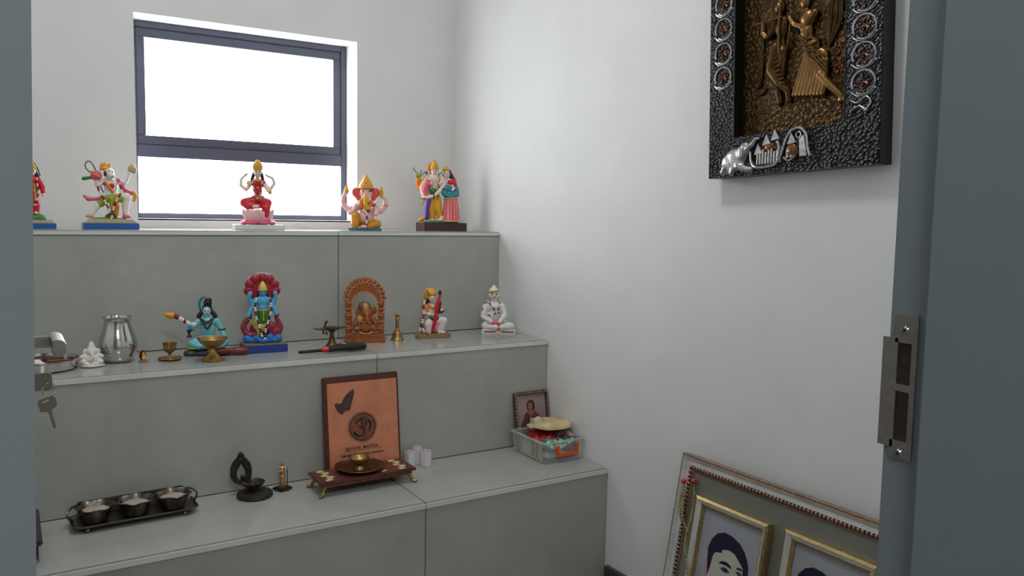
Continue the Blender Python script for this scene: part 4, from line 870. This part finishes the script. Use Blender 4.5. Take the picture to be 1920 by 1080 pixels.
F('bowl_foot', BRASS, MB().lathe([(0, 0), (.013, 0), (.0125, .002), (.009, .006), (.0075, .010), (.011, .012)], seg=28, cap=False))
F('bowl_body', BRASS, MB().lathe([(.008, .0115), (.017, .015), (.0235, .022), (.0265, .031), (.0255, .0315), (.0225, .023), (.015, .018), (0, .017)], seg=36, cap=False))

# --- white candle boxes
CW = mat('white_card', (222, 218, 220), .6, var=.03); CP = mat('pink_wax', (206, 166, 170), .5, var=.1)
for (x, y, hh, lab) in ((-.478, -.662, .044, 'white tealight pack with pink top, next to the copper plaque'), (-.438, -.682, .045, 'white tealight pack with pink top, frontmost of three'), (-.452, -.652, .050, 'white tealight pack with pink top, tucked behind two others')):
    c = empty('candle_pack', lab, 'candle', (x, y, H3), .25, 'white candle packs beside the copper plaque')
    MB().box((0, 0, hh / 2), (.024, .022, hh)).build('pack_body', CW, c, bevel=.002)
    MB().lathe([(0, 0), (.0105, 0), (.0105, .0022), (.009, .003), (0, .003)], (0, 0, hh - .0005), 20, cap=False).build('pack_top', CP, c)

# --- small framed picture leaning behind the plastic box
sf = empty('small_picture_frame', 'small dark filigree picture frame leaning on the riser behind the plastic box', 'picture frame', (-.1275, -.668, H3 + .001))
sf.rotation_euler = (-.16, 0, 0)
FIL = mat('filigree_metal', (92, 78, 66), .4, .6, var=.5, scale=160, bump=.4, bscale=200)
for a in ((0, .009, 0, .168), (.114, .123, 0, .168), (.009, .114, 0, .009), (.009, .114, .159, .168)):
    MB().box(((a[0] + a[1]) / 2, 0, (a[2] + a[3]) / 2), (a[1] - a[0], .010, a[3] - a[2])).build('frame_bar', FIL, sf, bevel=.0015)
bd = MB()
for k in range(17): bd.ell((.0045, -.005, .004 + k * .01), (.003, .002, .0042)); bd.ell((.1185, -.005, .004 + k * .01), (.003, .002, .0042))
for k in range(11): bd.ell((.012 + k * .01, -.005, .1635), (.0042, .002, .003))
bd.build('frame_beading', GILT, sf)
MB().box((.0615, .002, .084), (.108, .003, .152)).build('backing_print', mat('mauve_print', (150, 128, 130), .3, var=.1, scale=20), sf, smooth=False)
pc = MB().ell((.060, .0005, .060), (.040, .001, .036)).ell((.060, .0005, .088), (.028, .001, .022)); pc.build('printed_figure', mat('print_maroon', (104, 48, 48), .4, var=.4, scale=90), sf)
MB().ell((.058, -.0004, .122), (.009, .001, .013)).ell((.060, -.0004, .102), (.010, .001, .010)).build('printed_face', mat('print_skin', (150, 96, 70), .4, var=.3, scale=120), sf)
MB().ell((.060, .0002, .124), (.015, .001, .019)).build('printed_hair', mat('print_black', (46, 30, 34), .4), sf)

# --- clear plastic storage box and what is in it
PLA = mat('clear_plastic', (214, 222, 220), .12, alpha=.22); PLR = mat('clear_plastic_rim', (206, 214, 212), .2, alpha=.5)
BX0, BX1, BY0, BY1, BH = -.146, -.008, -.836, -.668, .064
bx = empty('plastic_box', 'open clear plastic storage box with an orange clip handle, in the corner', 'box', ((BX0 + BX1) / 2, (BY0 + BY1) / 2, H3))
hw, hd_ = (BX1 - BX0) / 2, (BY1 - BY0) / 2
def frustum(m, name, w0, d0, w1, d1, z0, z1, t):
    q = MB(); B = q.bm
    def ring(w_, d_, z): return [B.verts.new(p) for p in ((-w_, -d_, z), (w_, -d_, z), (w_, d_, z), (-w_, d_, z))]
    a = ring(w0, d0, z0); b = ring(w1, d1, z1); c = ring(w1 - t, d1 - t, z1); d = ring(w0 - t, d0 - t, z0 + t)
    for A, C in ((a, b), (b, c), (c, d)):
        for i in range(4): B.faces.new((A[i], A[(i + 1) % 4], C[(i + 1) % 4], C[i]))
    B.faces.new(a[::-1]); B.faces.new(d)
    return q.build(name, m, bx, smooth=False)
frustum(PLA, 'box_wall', hw - .006, hd_ - .006, hw, hd_, 0, BH - .004, .0016)
MB().prism([(-hw - .003, -.0025), (hw + .003, -.0025), (hw + .003, .0025), (-hw - .003, .0025)], 0, .001)
rm = MB()
for (c, d) in (((0, -hd_ - .001, BH - .002), (hw * 2 + .006, .005, .004)), ((0, hd_ + .001, BH - .002), (hw * 2 + .006, .005, .004)), ((-hw - .001, 0, BH - .002), (.005, hd_ * 2 - .003, .004)), ((hw + .001, 0, BH - .002), (.005, hd_ * 2 - .003, .004))): rm.box(c, d)
rm.build('box_rim', PLR, bx, smooth=False)
OR_ = mat('orange_plastic', (232, 84, 30), .35)
hx = .012
MB().box((hx - .033, -hd_ - .004, .036), (.009, .006, .028)).box((hx + .033, -hd_ - .004, .038), (.009, .006, .030)).box((hx, -hd_ - .005, .024), (.075, .006, .010)).build('clip_handle', OR_, bx, bevel=.001)
def stripes(name, base, ink, scale, kind='noise', thr=.5):
    m = bpy.data.materials.new(name); m.use_nodes = True; nt = m.node_tree; b = nt.nodes['Principled BSDF']
    tc = nt.nodes.new('ShaderNodeTexCoord')
    if kind == 'wave':
        n = nt.nodes.new('ShaderNodeTexWave'); n.inputs['Scale'].default_value = scale; n.inputs['Distortion'].default_value = 2
    else:
        n = nt.nodes.new('ShaderNodeTexNoise'); n.inputs['Scale'].default_value = scale; n.inputs['Detail'].default_value = 3
    nt.links.new(tc.outputs['Object'], n.inputs['Vector'])
    r = nt.nodes.new('ShaderNodeValToRGB'); r.color_ramp.interpolation = 'EASE'
    r.color_ramp.elements[0].position = thr - .04; r.color_ramp.elements[1].position = thr + .04
    r.color_ramp.elements[0].color = lin(ink); r.color_ramp.elements[1].color = lin(base)
    nt.links.new(n.outputs[1 if kind == 'wave' else 0], r.inputs[0]); nt.links.new(r.outputs[0], b.inputs['Base Color']); b.inputs['Roughness'].default_value = .3
    return m
def packet(name, label, cat, loc, rot, w_, l_, h_, m, seed=0, group=None):
    rnd = random.Random(seed); q = MB(); B = q.bm; N, Mn = 12, 8
    top = []; bot = []
    for i in range(N + 1):
        u = i / N * 2 - 1; rt = []; rb = []
        for j in range(Mn + 1):
            v = j / Mn * 2 - 1
            hgt = max(0, (1 - u ** 6)) * max(0, (1 - v ** 4)); wob = rnd.uniform(-.12, .12) * h_
            edge = 1 + (.05 * math.sin(j * 2.5) if abs(u) > .9 else 0)
            rt.append(B.verts.new((u * w_ / 2 * edge, v * l_ / 2, h_ / 2 + (hgt * h_ / 2 + wob * hgt) * (1 if 0 < i < N and 0 < j < Mn else 0))))
            rb.append(rt[-1] if (i in (0, N) or j in (0, Mn)) else B.verts.new((u * w_ / 2, v * l_ / 2, h_ / 2 - hgt * h_ / 2)))
        top.append(rt); bot.append(rb)
    for i in range(N):
        for j in range(Mn):
            B.faces.new((top[i][j], top[i + 1][j], top[i + 1][j + 1], top[i][j + 1]))
            f = (bot[i][j], bot[i][j + 1], bot[i + 1][j + 1], bot[i + 1][j])
            if len(set(f)) == 4 and f[0] is not top[i][j] or len({id(x) for x in f} - {id(top[i][j]), id(top[i+1][j]), id(top[i+1][j+1]), id(top[i][j+1])}) > 0: B.faces.new(f)
    o = q.build(name, m); o.location = loc; o.rotation_euler = rot; tag(o, label, cat, group); return o
GW = stripes('green_print_wrapper', (206, 222, 208), (40, 130, 80), 45, thr=.48)
CONT = 'packets inside the plastic box'
packet('snack_packet', 'green and white printed packet lying at the front of the plastic box', 'packet', (-0.100, -0.798, H3 + .034), (.25, .1, .35), .060, .045, .024, GW, 1, CONT)
packet('snack_packet', 'green-lettered white packet leaning up beside the orange handle', 'packet', (-0.047, -0.792, H3 + .040), (.35, -.30, .1), .066, .042, .020, stripes('green_letter_wrapper', (188, 214, 200), (46, 120, 84), 70, thr=.47), 2, CONT)
packet('incense_packet', 'crimson red packet standing in the middle of the plastic box', 'packet', (-0.084, -0.742, H3 + .044), (.32, -.08, -.35), .080, .060, .028, mat('red_wrapper', (176, 34, 36), .35, var=.25, scale=40), 3, CONT)
packet('spice_packet', 'dark brown packet with orange print at the rear of the plastic box', 'packet', (-0.114, -0.712, H3 + .030), (.2, .1, .2), .044, .040, .022, stripes('brown_print', (60, 36, 30), (190, 90, 40), 60, thr=.42), 4, CONT)
packet('blue_packet', 'slate blue packet wedged under the green printed packet', 'packet', (-0.110, -0.770, H3 + .022), (.2, .0, .5), .044, .034, .016, mat('slate_blue_wrapper', (92, 98, 136), .35, var=.1), 5, CONT)
packet('grey_packet', 'pale grey packet at the bottom of the plastic box', 'packet', (-0.087, -0.798, H3 + .004), (0, 0, .1), .080, .05, .022, mat('pale_wrapper', (170, 172, 168), .35, var=.2, scale=40), 6, CONT)
packet('maroon_packet', 'maroon packet at the bottom of the plastic box below the handle', 'packet', (-0.043, -0.782, H3 + .003), (0, 0, -.05), .046, .075, .022, stripes('maroon_print', (120, 50, 60), (70, 34, 40), 50), 7, CONT)
packet('purple_packet', 'crumpled mauve and pink wrapper poking out over the box by the wall', 'packet', (-0.031, -0.764, H3 + .060), (.05, .12, -.2), .050, .085, .014, stripes('mauve_print', (176, 164, 164), (140, 60, 70), 30), 8, CONT)
# leaflet standing inside the box's side wall
lf_ = empty('printed_leaflet', 'yellow edged printed leaflet standing against the side of the plastic box', 'leaflet', (BX0 + .0075, -.762, H3 + .003))
MB().box((0, 0, .029), (.0012, .116, .058), (0, -.06, 0)).build('sheet', mat('leaflet_cream', (196, 188, 140), .5, var=.1, scale=30), lf_, smooth=False)
MB().box((-.0014, .022, .030), (.0006, .040, .044), (0, -.06, 0)).build('white_panel', mat('leaflet_white', (208, 204, 200), .5), lf_, smooth=False)
MB().box((-.0014, .046, .030), (.0006, .008, .052), (0, -.06, 0)).build('yellow_band', mat('leaflet_yellow', (196, 190, 70), .5), lf_, smooth=False)
pr = MB()
for r_ in range(2):
    for k in range(9): pr.box((-.0014, -.012 - r_ * .018 + random.uniform(-.002, .002), .010 + k * .0052), (.0006, .011 * random.uniform(.7, 1), .0026), (0, -.06, 0))
pr.build('print_lines', mat('leaflet_ink', (120, 92, 72), .5), lf_, smooth=False)
# round snack pack in clear wrap lying across the top
cr = empty('poppadom_pack', 'round tan flat snack pack in gathered clear wrap lying across the plastic box', 'packet', (-.064, -.752, H3 + .082), -.12)
TANP = mat('tan_crisp', (208, 184, 140), .4, var=.22, scale=40, bump=.5, bscale=60)
MB().lathe([(0, 0), (.050, .001), (.062, .005), (.060, .011), (.045, .015), (0, .017)], seg=36, cap=False, rfun=lambda a, z: 1 + .03 * math.sin(5 * a)).build('pack_body', TANP, cr, M=Matrix.Diagonal((1.02, .95, 1.2, 1)))
MB().prism([(-.052, .006), (-.072, .004), (-.079, .012), (-.062, .014), (-.066, .034), (-.052, .027), (-.038, .035), (-.036, .024), (-.042, .012)], -.012, .01).build('gathered_end', mat('cream_wrap', (214, 204, 180), .35, var=.1, scale=60), cr, bevel=.002)

# ================================================================ RIGHT WALL: RELIEF PLAQUE
PT = math.radians(2.0)
rp = empty('relief_plaque', 'black hammered metal wall plaque with bronze relief of two dancing figures', 'wall plaque', (-.002, -1.326, 1.121))
# local x runs along the wall towards the doorway, local z up, local -y out of the wall
rp.matrix_world = Matrix.Translation((-.002, -1.326, 1.119)) @ Matrix(((0, 1, 0, 0), (-1, 0, 0, 0), (0, 0, 1, 0), (0, 0, 0, 1))) @ Matrix.Rotation(-PT, 4, 'Y')
HAM = voro('hammered_black_metal', (34, 35, 37), (92, 94, 98), 150, .27, .75, 1.0)
BLKS = mat('smooth_black', (28, 26, 25), .4, .3, var=.1)
BRONZE = mat('antique_bronze', (84, 62, 34), .36, .85, var=.35, scale=60, bump=.25, bscale=160)
BRONZL = mat('polished_bronze', (128, 96, 56), .34, .9, var=.25, scale=40)
SILV = mat('antique_silver', (186, 184, 182), .32, .95, var=.25, scale=120)
COPR = mat('antique_copper', (128, 84, 62), .38, .9, var=.3, scale=120)
PW, PH, DEP = .427, .620, .038
OX0, OX1, OZ0, OZ1 = .072, .352, .086, .540
for nm, a in (('frame_bar', (0, OX0, 0, PH)), ('frame_bar', (OX1, PW, 0, PH)), ('frame_bar', (OX0, OX1, 0, OZ0)), ('frame_bar', (OX0, OX1, OZ1, PH))):
    MB().box(((a[0] + a[1]) / 2, -DEP / 2, (a[2] + a[3]) / 2), (a[1] - a[0], DEP, a[3] - a[2])).build(nm, HAM, rp, smooth=False)
MB().box((PW + .0006, -DEP / 2, PH / 2), (.001, DEP - .002, PH - .002)).build('side_edge', BLKS, rp, smooth=False)
for a in ((OX0 - .001, OX0 + .002, OZ0, OZ1), (OX1 - .002, OX1 + .001, OZ0, OZ1)):
    MB().box(((a[0] + a[1]) / 2, -DEP / 2 - .0004, (a[2] + a[3]) / 2), (a[1] - a[0], DEP + .0004, a[3] - a[2])).build('inner_lip', BLKS, rp, smooth=False)
MB().box(((OX0 + OX1) / 2, -.006, (OZ0 + OZ1) / 2), (OX1 - OX0, .008, OZ1 - OZ0)).build('relief_ground', voro('bronze_ground', (66, 50, 28), (120, 92, 54), 120, .42, .85, .8), rp, smooth=False)
cs, sn = math.cos(PT), math.sin(PT)
def q(a, b, y=-.012): return (a * cs + b * sn, y, -a * sn + b * cs)
def ql(L, y=-.014): return [q(a, b, y) for a, b in L]
# woman in pleated skirt
f1 = MB()
f1.ell(q(.228, .352, -.016), (.012, .009, .016)).ell(q(.238, .318, -.016), (.020, .012, .018)).ell(q(.234, .290, -.015), (.016, .010, .020)).ell(q(.248, .262, -.015), (.019, .009, .018)).ell(q(.264, .236, -.014), (.024, .008, .020))
f1.limb(ql([(.2565, .325), (.246, .312), (.2248, .3016), (.205, .310), (.1915, .3284)], -.019), [.008, .007, .0065, .0055, .005])
f1.limb(ql([(.272, .200), (.296, .176), (.324, .152)], -.014), [.012, .010, .007]).ell(q(.326, .145, -.014), (.014, .006, .006))
F1 = f1.build('relief_dancer', BRONZL, rp, remesh=.0022)
sk = MB()
for k in range(9):
    t = k / 8; sk.limb(ql([(.236 + .052 * t, .246 - .018 * t), (.2225 + .064 * t, .200 - .016 * t), (.213 + .070 * t, .167 - .006 * t)], -.0185), [.0044, .0054, .0062])
sk.build('relief_skirt', BRONZL, F1, remesh=.0018)
dr = MB()
for k in range(5): dr.tube(ql([(.222 + .004 * k, .284 - .008 * k), (.240 + .006 * k, .272 - .012 * k), (.262 + .006 * k, .280 - .014 * k)], -.024), .0017)
for k in range(4): dr.tube(ql([(.255, .252 - .006 * k), (.275, .240 - .008 * k), (.292, .222 - .008 * k)], -.024), .0016)
dr.build('relief_drapery', BRONZE, F1)
# flute player
f2 = MB()
f2.ell(q(.162, .355, -.015), (.015, .009, .017)).ell(q(.170, .312, -.014), (.017, .009, .026)).ell(q(.166, .275, -.014), (.016, .009, .020)).limb(ql([(.160, .270), (.1515, .225), (.172, .196), (.1938, .178), (.198, .157)], -.015), [.016, .016, .012, .008, .0065])
f2.limb(ql([(.176, .262), (.172, .215), (.168, .175), (.173, .154)], -.013), [.012, .011, .008, .007]).limb(ql([(.158, .328), (.148, .305), (.1383, .2945), (.128, .305), (.1276, .322)], -.018), [.007, .007, .0075, .006, .005])
F2 = f2.build('relief_flute_player', BRONZE, rp, remesh=.0022)
f3 = MB()
for k in range(9):
    t = k / 8; a0, b0 = .146 + .028 * t, .262 - .072 * t
    f3.tube(ql([(a0 - .008, b0 - .006), (a0 + .006, b0 + .002), (a0 + .018, b0 + .004)], -.028 + .004 * t), .0017)
f3.tube(ql([(.172, .345), (.171, .300), (.174, .255)], -.025), .003).tube(ql([(.196, .320), (.190, .270), (.180, .245)], -.020), .0025)
f3.build('relief_folds', BRONZL, F2)
MB().limb(ql([(.0995, .3258), (.1763, .3304)], -.026), [.0022, .0022]).build('flute', COPR, F2)
MB().limb(ql([(.138, .296), (.128, .306), (.1276, .322)], -.024), [.006, .005, .005]).build('relief_arm', BRONZL, F2)
MB().ell(q(.165, .352, -.022), (.009, .006, .012)).build('relief_head', BRONZL, F2)
# tree drape, flowers, small foliage
td = MB()
for k in range(6): td.tube(ql([(.286 + .005 * k, .345), (.283 + .006 * k, .300), (.288, .254)], -.012 - .001 * (k % 2)), .003)
td.build('relief_tree_bough', BRONZE, rp)
fl = MB(); rnd = random.Random(3)
for k in range(40): fl.ell(q(.314 + rnd.uniform(-.014, .014), .232 + rnd.uniform(-.034, .034), -.011), .0032, seg=8, rings=5)
for k in range(26): fl.ell(q(.325 + rnd.uniform(-.012, .012), .32 + rnd.uniform(-.03, .02), -.011), .003, seg=8, rings=5)
fl.build('relief_flowers', COPR, rp)
gr = MB()
for k in range(170): gr.ell(q(rnd.uniform(.085, .345), rnd.uniform(.098, .150), -.010), (rnd.uniform(.002, .004), .0022, rnd.uniform(.0016, .003)), seg=7, rings=5)
gr.build('relief_pebbles', BRONZE, rp)
tk = MB().tube(ql([(.120, .30), (.122, .25), (.118, .20), (.108, .195)], -.012), .004).tube(ql([(.135, .19), (.12, .178), (.105, .182)], -.012), .003)
tk.build('relief_stem', BRONZE, rp)
# silver vine scrolls on both side bars
def scroll(cx, cz, rx, rz, par):
    y = -DEP - .001
    MB().tube([(cx + rx * math.cos(a), y, cz + rz * math.sin(a)) for a in [i * 2 * PI / 14 - 2.2 for i in range(14)]], .0021, 6, smooth=2).build('vine_ring', SILV, par)
    fm = MB(); fm.tube([(cx + rx * .45 * math.cos(a) * (1 - i / 16), y, cz - rz * .3 + rz * .35 * math.sin(a) * (1 - i / 16)) for i, a in enumerate([k * .6 for k in range(11)])], .0013, 5)
    for k in range(7):
        a = k * 2 * PI / 7; fm.ell((cx + rx * .42 * math.cos(a), y, cz + rz * .12 + rz * .36 * math.sin(a)), (.0034, .002, .0022), (0, -a, 0), 8, 5)
    fm.build('vine_blossom', COPR, par)
    MB().tube([(cx - rx, y, cz - rz * .7), (cx - rx * .4, y, cz - rz * 1.12), (cx + rx * .6, y, cz - rz * .98), (cx + rx * 1.05, y, cz - rz * .6)], .0014, 6).ell((cx + rx * 1.05, y, cz - rz * .6), .0026).ell((cx - rx, y, cz - rz * .7), .0024).build('vine_leaf', SILV, par)
for k in range(7):
    scroll(.040, .222 + .0535 * k, .0235, .0225, rp); scroll(.391, .155 + .0515 * k, .0245, .0225, rp)
y = -DEP - .001
MB().tube([(.366, y, .124), (.380, y, .118), (.398, y, .128), (.408, y, .116), (.400, y, .106)], .0018).tube([(.366, y, .104), (.384, y, .112), (.400, y, .100)], .0016).ell((.398, y, .103), .004).ell((.375, y, .110), .003).build('vine_end', SILV, rp)
# silver kneeling elephant and lotus arch in the lower corner
el = MB(); yy = -DEP
el.ell((.078, yy, .036), (.030, .007, .026)).ell((.060, yy, .028), (.022, .007, .024)).ell((.108, yy - .002, .056), (.017, .008, .017)).ell((.094, yy, .045), (.02, .007, .02)).limb([(.052, yy, .020), (.044, yy, .010)], [.010, .008]).limb([(.088, yy, .022), (.112, yy, .014), (.124, yy, .012)], [.009, .008, .007]).limb([(.074, yy, .016), (.070, yy, .008)], [.008, .007])
el.limb([(.118, yy - .003, .058), (.130, yy - .003, .066), (.138, yy - .003, .076), (.148, yy - .003, .076)], [.008, .006, .0045, .003])
E1 = el.build('silver_elephant', SILV, rp, remesh=.0018)
MB().ell((.102, yy - .008, .050), (.010, .004, .015)).build('elephant_ear', SILV, E1)
MB().tube([(.126, yy - .004, .050), (.128, yy - .004, .030), (.136, yy - .004, .016), (.160, yy - .004, .014), (.190, yy - .004, .018), (.206, yy - .004, .036), (.216, yy - .004, .064), (.232, yy - .004, .084), (.254, yy - .004, .086), (.268, yy - .004, .070), (.272, yy - .004, .044), (.278, yy - .004, .028)], .0028, 7).build('silver_arch', SILV, rp)
sd = MB(); rnd = random.Random(9)
for (x, z) in ((.146, .052), (.168, .070), (.190, .078), (.232, .066)): sd.prism([(x - .011, z - .010), (x + .011, z - .008), (x - .001, z + .013)], yy - .004, yy)
for k in range(9): sd.limb([(.142 + k * .0075, yy - .001, .022), (.143 + k * .0075, yy - .001, .044 + .003 * (k % 3))], .0026)
for k in range(6): sd.limb([(.252 + k * .003, yy - .001, .030), (.250 + k * .002, yy - .001, .070)], .0016)
sd.torus((.248, yy - .002, .073), .006, .0016, (PI / 2, 0, 0)).tube([(.196, yy - .003, .066), (.202, yy - .003, .05), (.198, yy - .003, .034)], .003)
sd.build('silver_lotuses', SILV, rp)
MB().ell((.230, yy - .001, .040), (.016, .004, .018)).build('copper_lotus', COPR, rp); MB().ell((.172, yy, .056), (.013, .003, .010)).build('copper_lotus', COPR, rp)
MB().ell((.228, yy - .006, .040), .005).ell((.224, yy - .005, .030), .004).ell((.234, yy - .005, .030), .004).tube([(.214, yy - .005, .030), (.228, yy - .006, .022), (.243, yy - .005, .032)], .002).build('silver_drops', SILV, rp)

# ================================================================ BIG LEANING FRAME WITH TWO PORTRAITS
LEAN = math.atan2(.08, .457)
FW, FH = .86, .466
bf = empty('portrait_frame', 'large silver and bronze beaded frame holding two portraits, leaning on the side wall', 'picture frame', (-.104, -1.274, .003))
bf.matrix_world = Matrix.Translation((-.104, -1.274, .003)) @ Matrix(((0, 1, 0, 0), (-1, 0, 0, 0), (0, 0, 1, 0), (0, 0, 0, 1))) @ Matrix.Rotation(-LEAN, 4, 'X')
FSIL = mat('frame_silver', (232, 234, 234), .3, .55, var=.06, scale=30); FBRZ = mat('frame_bronze', (160, 130, 112), .35, .7, var=.25, scale=200)
FGOLD = mat('frame_gold', (190, 164, 112), .32, .75, var=.15, scale=120); FDARK = mat('frame_dark', (70, 56, 48), .5, .3, var=.2)
BACK = mat('olive_mirror', (136, 138, 128), .18, .3, var=.08, scale=5)
def moulding(parent, x0, x1, z0, z1, layers):
    """mitred frame mouldings: layers of (inset0, inset1, depth, material, name)"""
    for (i0, i1, y0, y1, m, nm) in layers:
        o4 = [(x0 + i0, z0 + i0), (x1 - i0, z0 + i0), (x1 - i0, z1 - i0), (x0 + i0, z1 - i0)]
        h4 = [(x0 + i1, z0 + i1), (x1 - i1, z0 + i1), (x1 - i1, z1 - i1), (x0 + i1, z1 - i1)]
        qd = MB(); B = qd.bm
        oa = [B.verts.new((x, 0, z)) for x, z in o4]; ob_ = [B.verts.new((x, y0, z)) for x, z in o4]; hb = [B.verts.new((x, y1, z)) for x, z in h4]; ha = [B.verts.new((x, 0, z)) for x, z in h4]
        mid = None
        if nm == 'silver_cove':
            mp = [((a[0] + b[0]) / 2, (a[1] + b[1]) / 2) for a, b in zip(o4, h4)]; mid = [B.verts.new((x, (y0 + y1) / 2 + .004, z)) for x, z in mp]
        for i in range(4):
            j = (i + 1) % 4
            B.faces.new((oa[i], oa[j], ob_[j], ob_[i])); B.faces.new((hb[i], hb[j], ha[j], ha[i])); B.faces.new((ha[i], ha[j], oa[j], oa[i]))
            if mid: B.faces.new((ob_[i], ob_[j], mid[j], mid[i])); B.faces.new((mid[i], mid[j], hb[j], hb[i]))
            else: B.faces.new((ob_[i], ob_[j], hb[j], hb[i]))
        qd.build(nm, m, parent, smooth=False)
moulding(bf, 0, FW, 0, FH, [(0, .006, -.014, -.016, FBRZ, 'outer_edge'), (.006, .0245, -.017, -.010, FSIL, 'silver_cove'), (.0245, .034, -.007, -.006, FDARK, 'bead_channel'), (.034, .0385, -.009, -.007, FBRZ, 'inner_edge')])
def beadrun(parent, x0, x1, z0, z1, ins, pitch, r, y, m, nm):
    b_ = MB(); X0_, X1_, Z0_, Z1_ = x0 + ins, x1 - ins, z0 + ins, z1 - ins
    n_ = int((X1_ - X0_) / pitch)
    for k in range(n_ + 1):
        for z in (Z0_, Z1_): b_.ell((X0_ + (X1_ - X0_) * k / n_, y, z), (r * .8, r * .8, r), seg=8, rings=6)
    n_ = int((Z1_ - Z0_) / pitch)
    for k in range(1, n_):
        for x in (X0_, X1_): b_.ell((x, y, Z0_ + (Z1_ - Z0_) * k / n_), (r, r * .8, r * .8), seg=8, rings=6)
    o = b_.build(nm, m, parent); o['kind'] = 'stuff'; return o
beadrun(bf, 0, FW, 0, FH, .0292, .0095, .0052, -.0095, FBRZ, 'bead_trim')
beadrun(bf, 0, FW, 0, FH, .003, .005, .0026, -.0155, FBRZ, 'rope_trim')
MB().box((FW / 2, -.003, FH / 2), (FW - .06, .004, FH - .06)).build('mirror_backing', BACK, bf, smooth=False)
MB().box((FW / 2, .002, FH / 2), (FW - .01, .003, FH - .01)).build('rear_board', FDARK, bf, smooth=False)
HAIR = mat('print_navy_black', (26, 26, 52), .3, var=.1); FACE = mat('print_face', (186, 186, 172), .3, var=.05, scale=30); PAPER = mat('photo_paper', (160, 162, 170), .28, var=.03, scale=8)
PPK = mat('print_pink', (176, 140, 150), .3)
def portrait(name, label, x0, x1, z0, z1, dx, dz, sc):
    p = bpy.data.objects.new(name, None); COL.objects.link(p); p.parent = bf; p.location = (0, -.005, 0); p['label'] = label
    moulding(p, x0, x1, z0, z1, [(0, .006, -.018, -.021, FGOLD, 'gold_edge'), (.006, .015, -.021, -.013, FSIL, 'silver_cove'), (.015, .0215, -.012, -.008, FGOLD, 'gold_lip')])
    beadrun(p, x0, x1, z0, z1, .0165, .0048, .0023, -.0128, FGOLD, 'gold_beads')
    MB().box(((x0 + x1) / 2, -.003, (z0 + z1) / 2), (x1 - x0 - .036, .004, z1 - z0 - .036)).build('photo', PAPER, p, smooth=False)
    def shp(nm, L, y, m): return MB().prism([(x0 + dx + (a - .07) * sc, z1 + dz + (b - .379) * sc) for a, b in L], y, y + .0004).build(nm, m, p, smooth=False)
    shp('printed_face', [(.124, .250), (.128, .285), (.150, .300), (.190, .300), (.222, .285), (.230, .255), (.228, .215), (.215, .170), (.190, .140), (.165, .142), (.140, .170), (.126, .215)], -.0056, FACE)
    shp('printed_ear', [(.126, .246), (.117, .250), (.114, .235), (.119, .205), (.128, .200)], -.0056, PPK)
    shp('printed_hair', [(.126, .214), (.120, .250), (.117, .275), (.124, .297), (.138, .314), (.158, .3225), (.180, .321), (.203, .313), (.220, .299), (.230, .284), (.237, .266), (.2375, .240), (.231, .214), (.2265, .236), (.222, .264), (.208, .276), (.194, .286), (.178, .289), (.166, .286), (.158, .283), (.157, .276), (.140, .272), (.134, .262), (.131, .235)], -.0062, HAIR)
    shp('printed_brow', [(.154, .252), (.162, .2595), (.176, .2615), (.189, .257), (.192, .251), (.180, .2535), (.166, .253)], -.0062, HAIR)
    shp('printed_brow', [(.203, .257), (.209, .262), (.218, .2625), (.225, .258), (.218, .2575)], -.0062, HAIR)
    shp('printed_eye', [(.160, .243), (.170, .2485), (.182, .247), (.188, .241), (.178, .238), (.167, .239)], -.0062, mat('print_eye', (70, 70, 96), .3))
    shp('printed_eye', [(.204, .250), (.212, .254), (.221, .252), (.223, .246), (.212, .245)], -.0062, MATS['print_eye'])
    shp('printed_pupil', [(.172, .247), (.178, .247), (.179, .241), (.172, .240)], -.0066, HAIR)
    shp('printed_nose', [(.196, .235), (.199, .200), (.190, .196), (.206, .194), (.209, .200), (.201, .236)], -.0062, PPK)
    shp('printed_mouth', [(.170, .174), (.190, .178), (.212, .175), (.192, .168)], -.0062, PPK)
    shp('printed_jacket', [(.100, .115), (.150, .140), (.180, .125), (.210, .140), (.235, .118), (.235, .105), (.100, .105)], -.0062, HAIR)
    return p
portrait('portrait_photo', 'gold framed photograph of a dark-haired person, hair and brows in view', .072, .284, .085, .382, 0.002, -.002, 1.0)
portrait('portrait_photo', 'gold framed photograph showing only the top of dark hair', .325, .537, .085, .388, -.009, -.003, .92)
# beaded garlands with red tufts hung over the frame corner
gl = empty('beaded_garland', 'gold-green beaded garland with red tufts hanging over the corner of the beaded frame', 'garland', (0, 0, 0))
gl.matrix_world = bf.matrix_world.copy()
BEADG = mat('bead_olive_gold', (168, 152, 96), .3, .4, var=.4, scale=300)
g1 = [(.025, -.021, .395), (.031, -.021, .362), (.036, -.020, .318), (.056, -.018, .292), (.066, -.028, .257), (.083, -.030, .226), (.094, -.030, .200), (.10, -.030, .150), (.10, -.028, .10)]
g2 = [(.049, -.012, .402), (.056, -.012, .376), (.062, -.016, .350), (.072, -.029, .320), (.062, -.022, .290)]
g3 = [(.025, -.021, .395), (.022, -.021, .350), (.032, -.020, .312)]
MB().beads(g1, .0032, 1.8).build('bead_strand', BEADG, gl); MB().beads(g2, .0026, 1.8).build('bead_strand', BEADG, gl); MB().beads(g3, .003, 1.8).build('bead_strand', BEADG, gl)
for p_ in ((.024, -.021, .400), (.0485, -.013, .408)): MB().ell(p_, (.0072, .006, .0062)).ell((p_[0] + .003, p_[1], p_[2] + .003), .004).build('red_tuft', RED, gl)

bpy.data.scenes.remove(TMP)
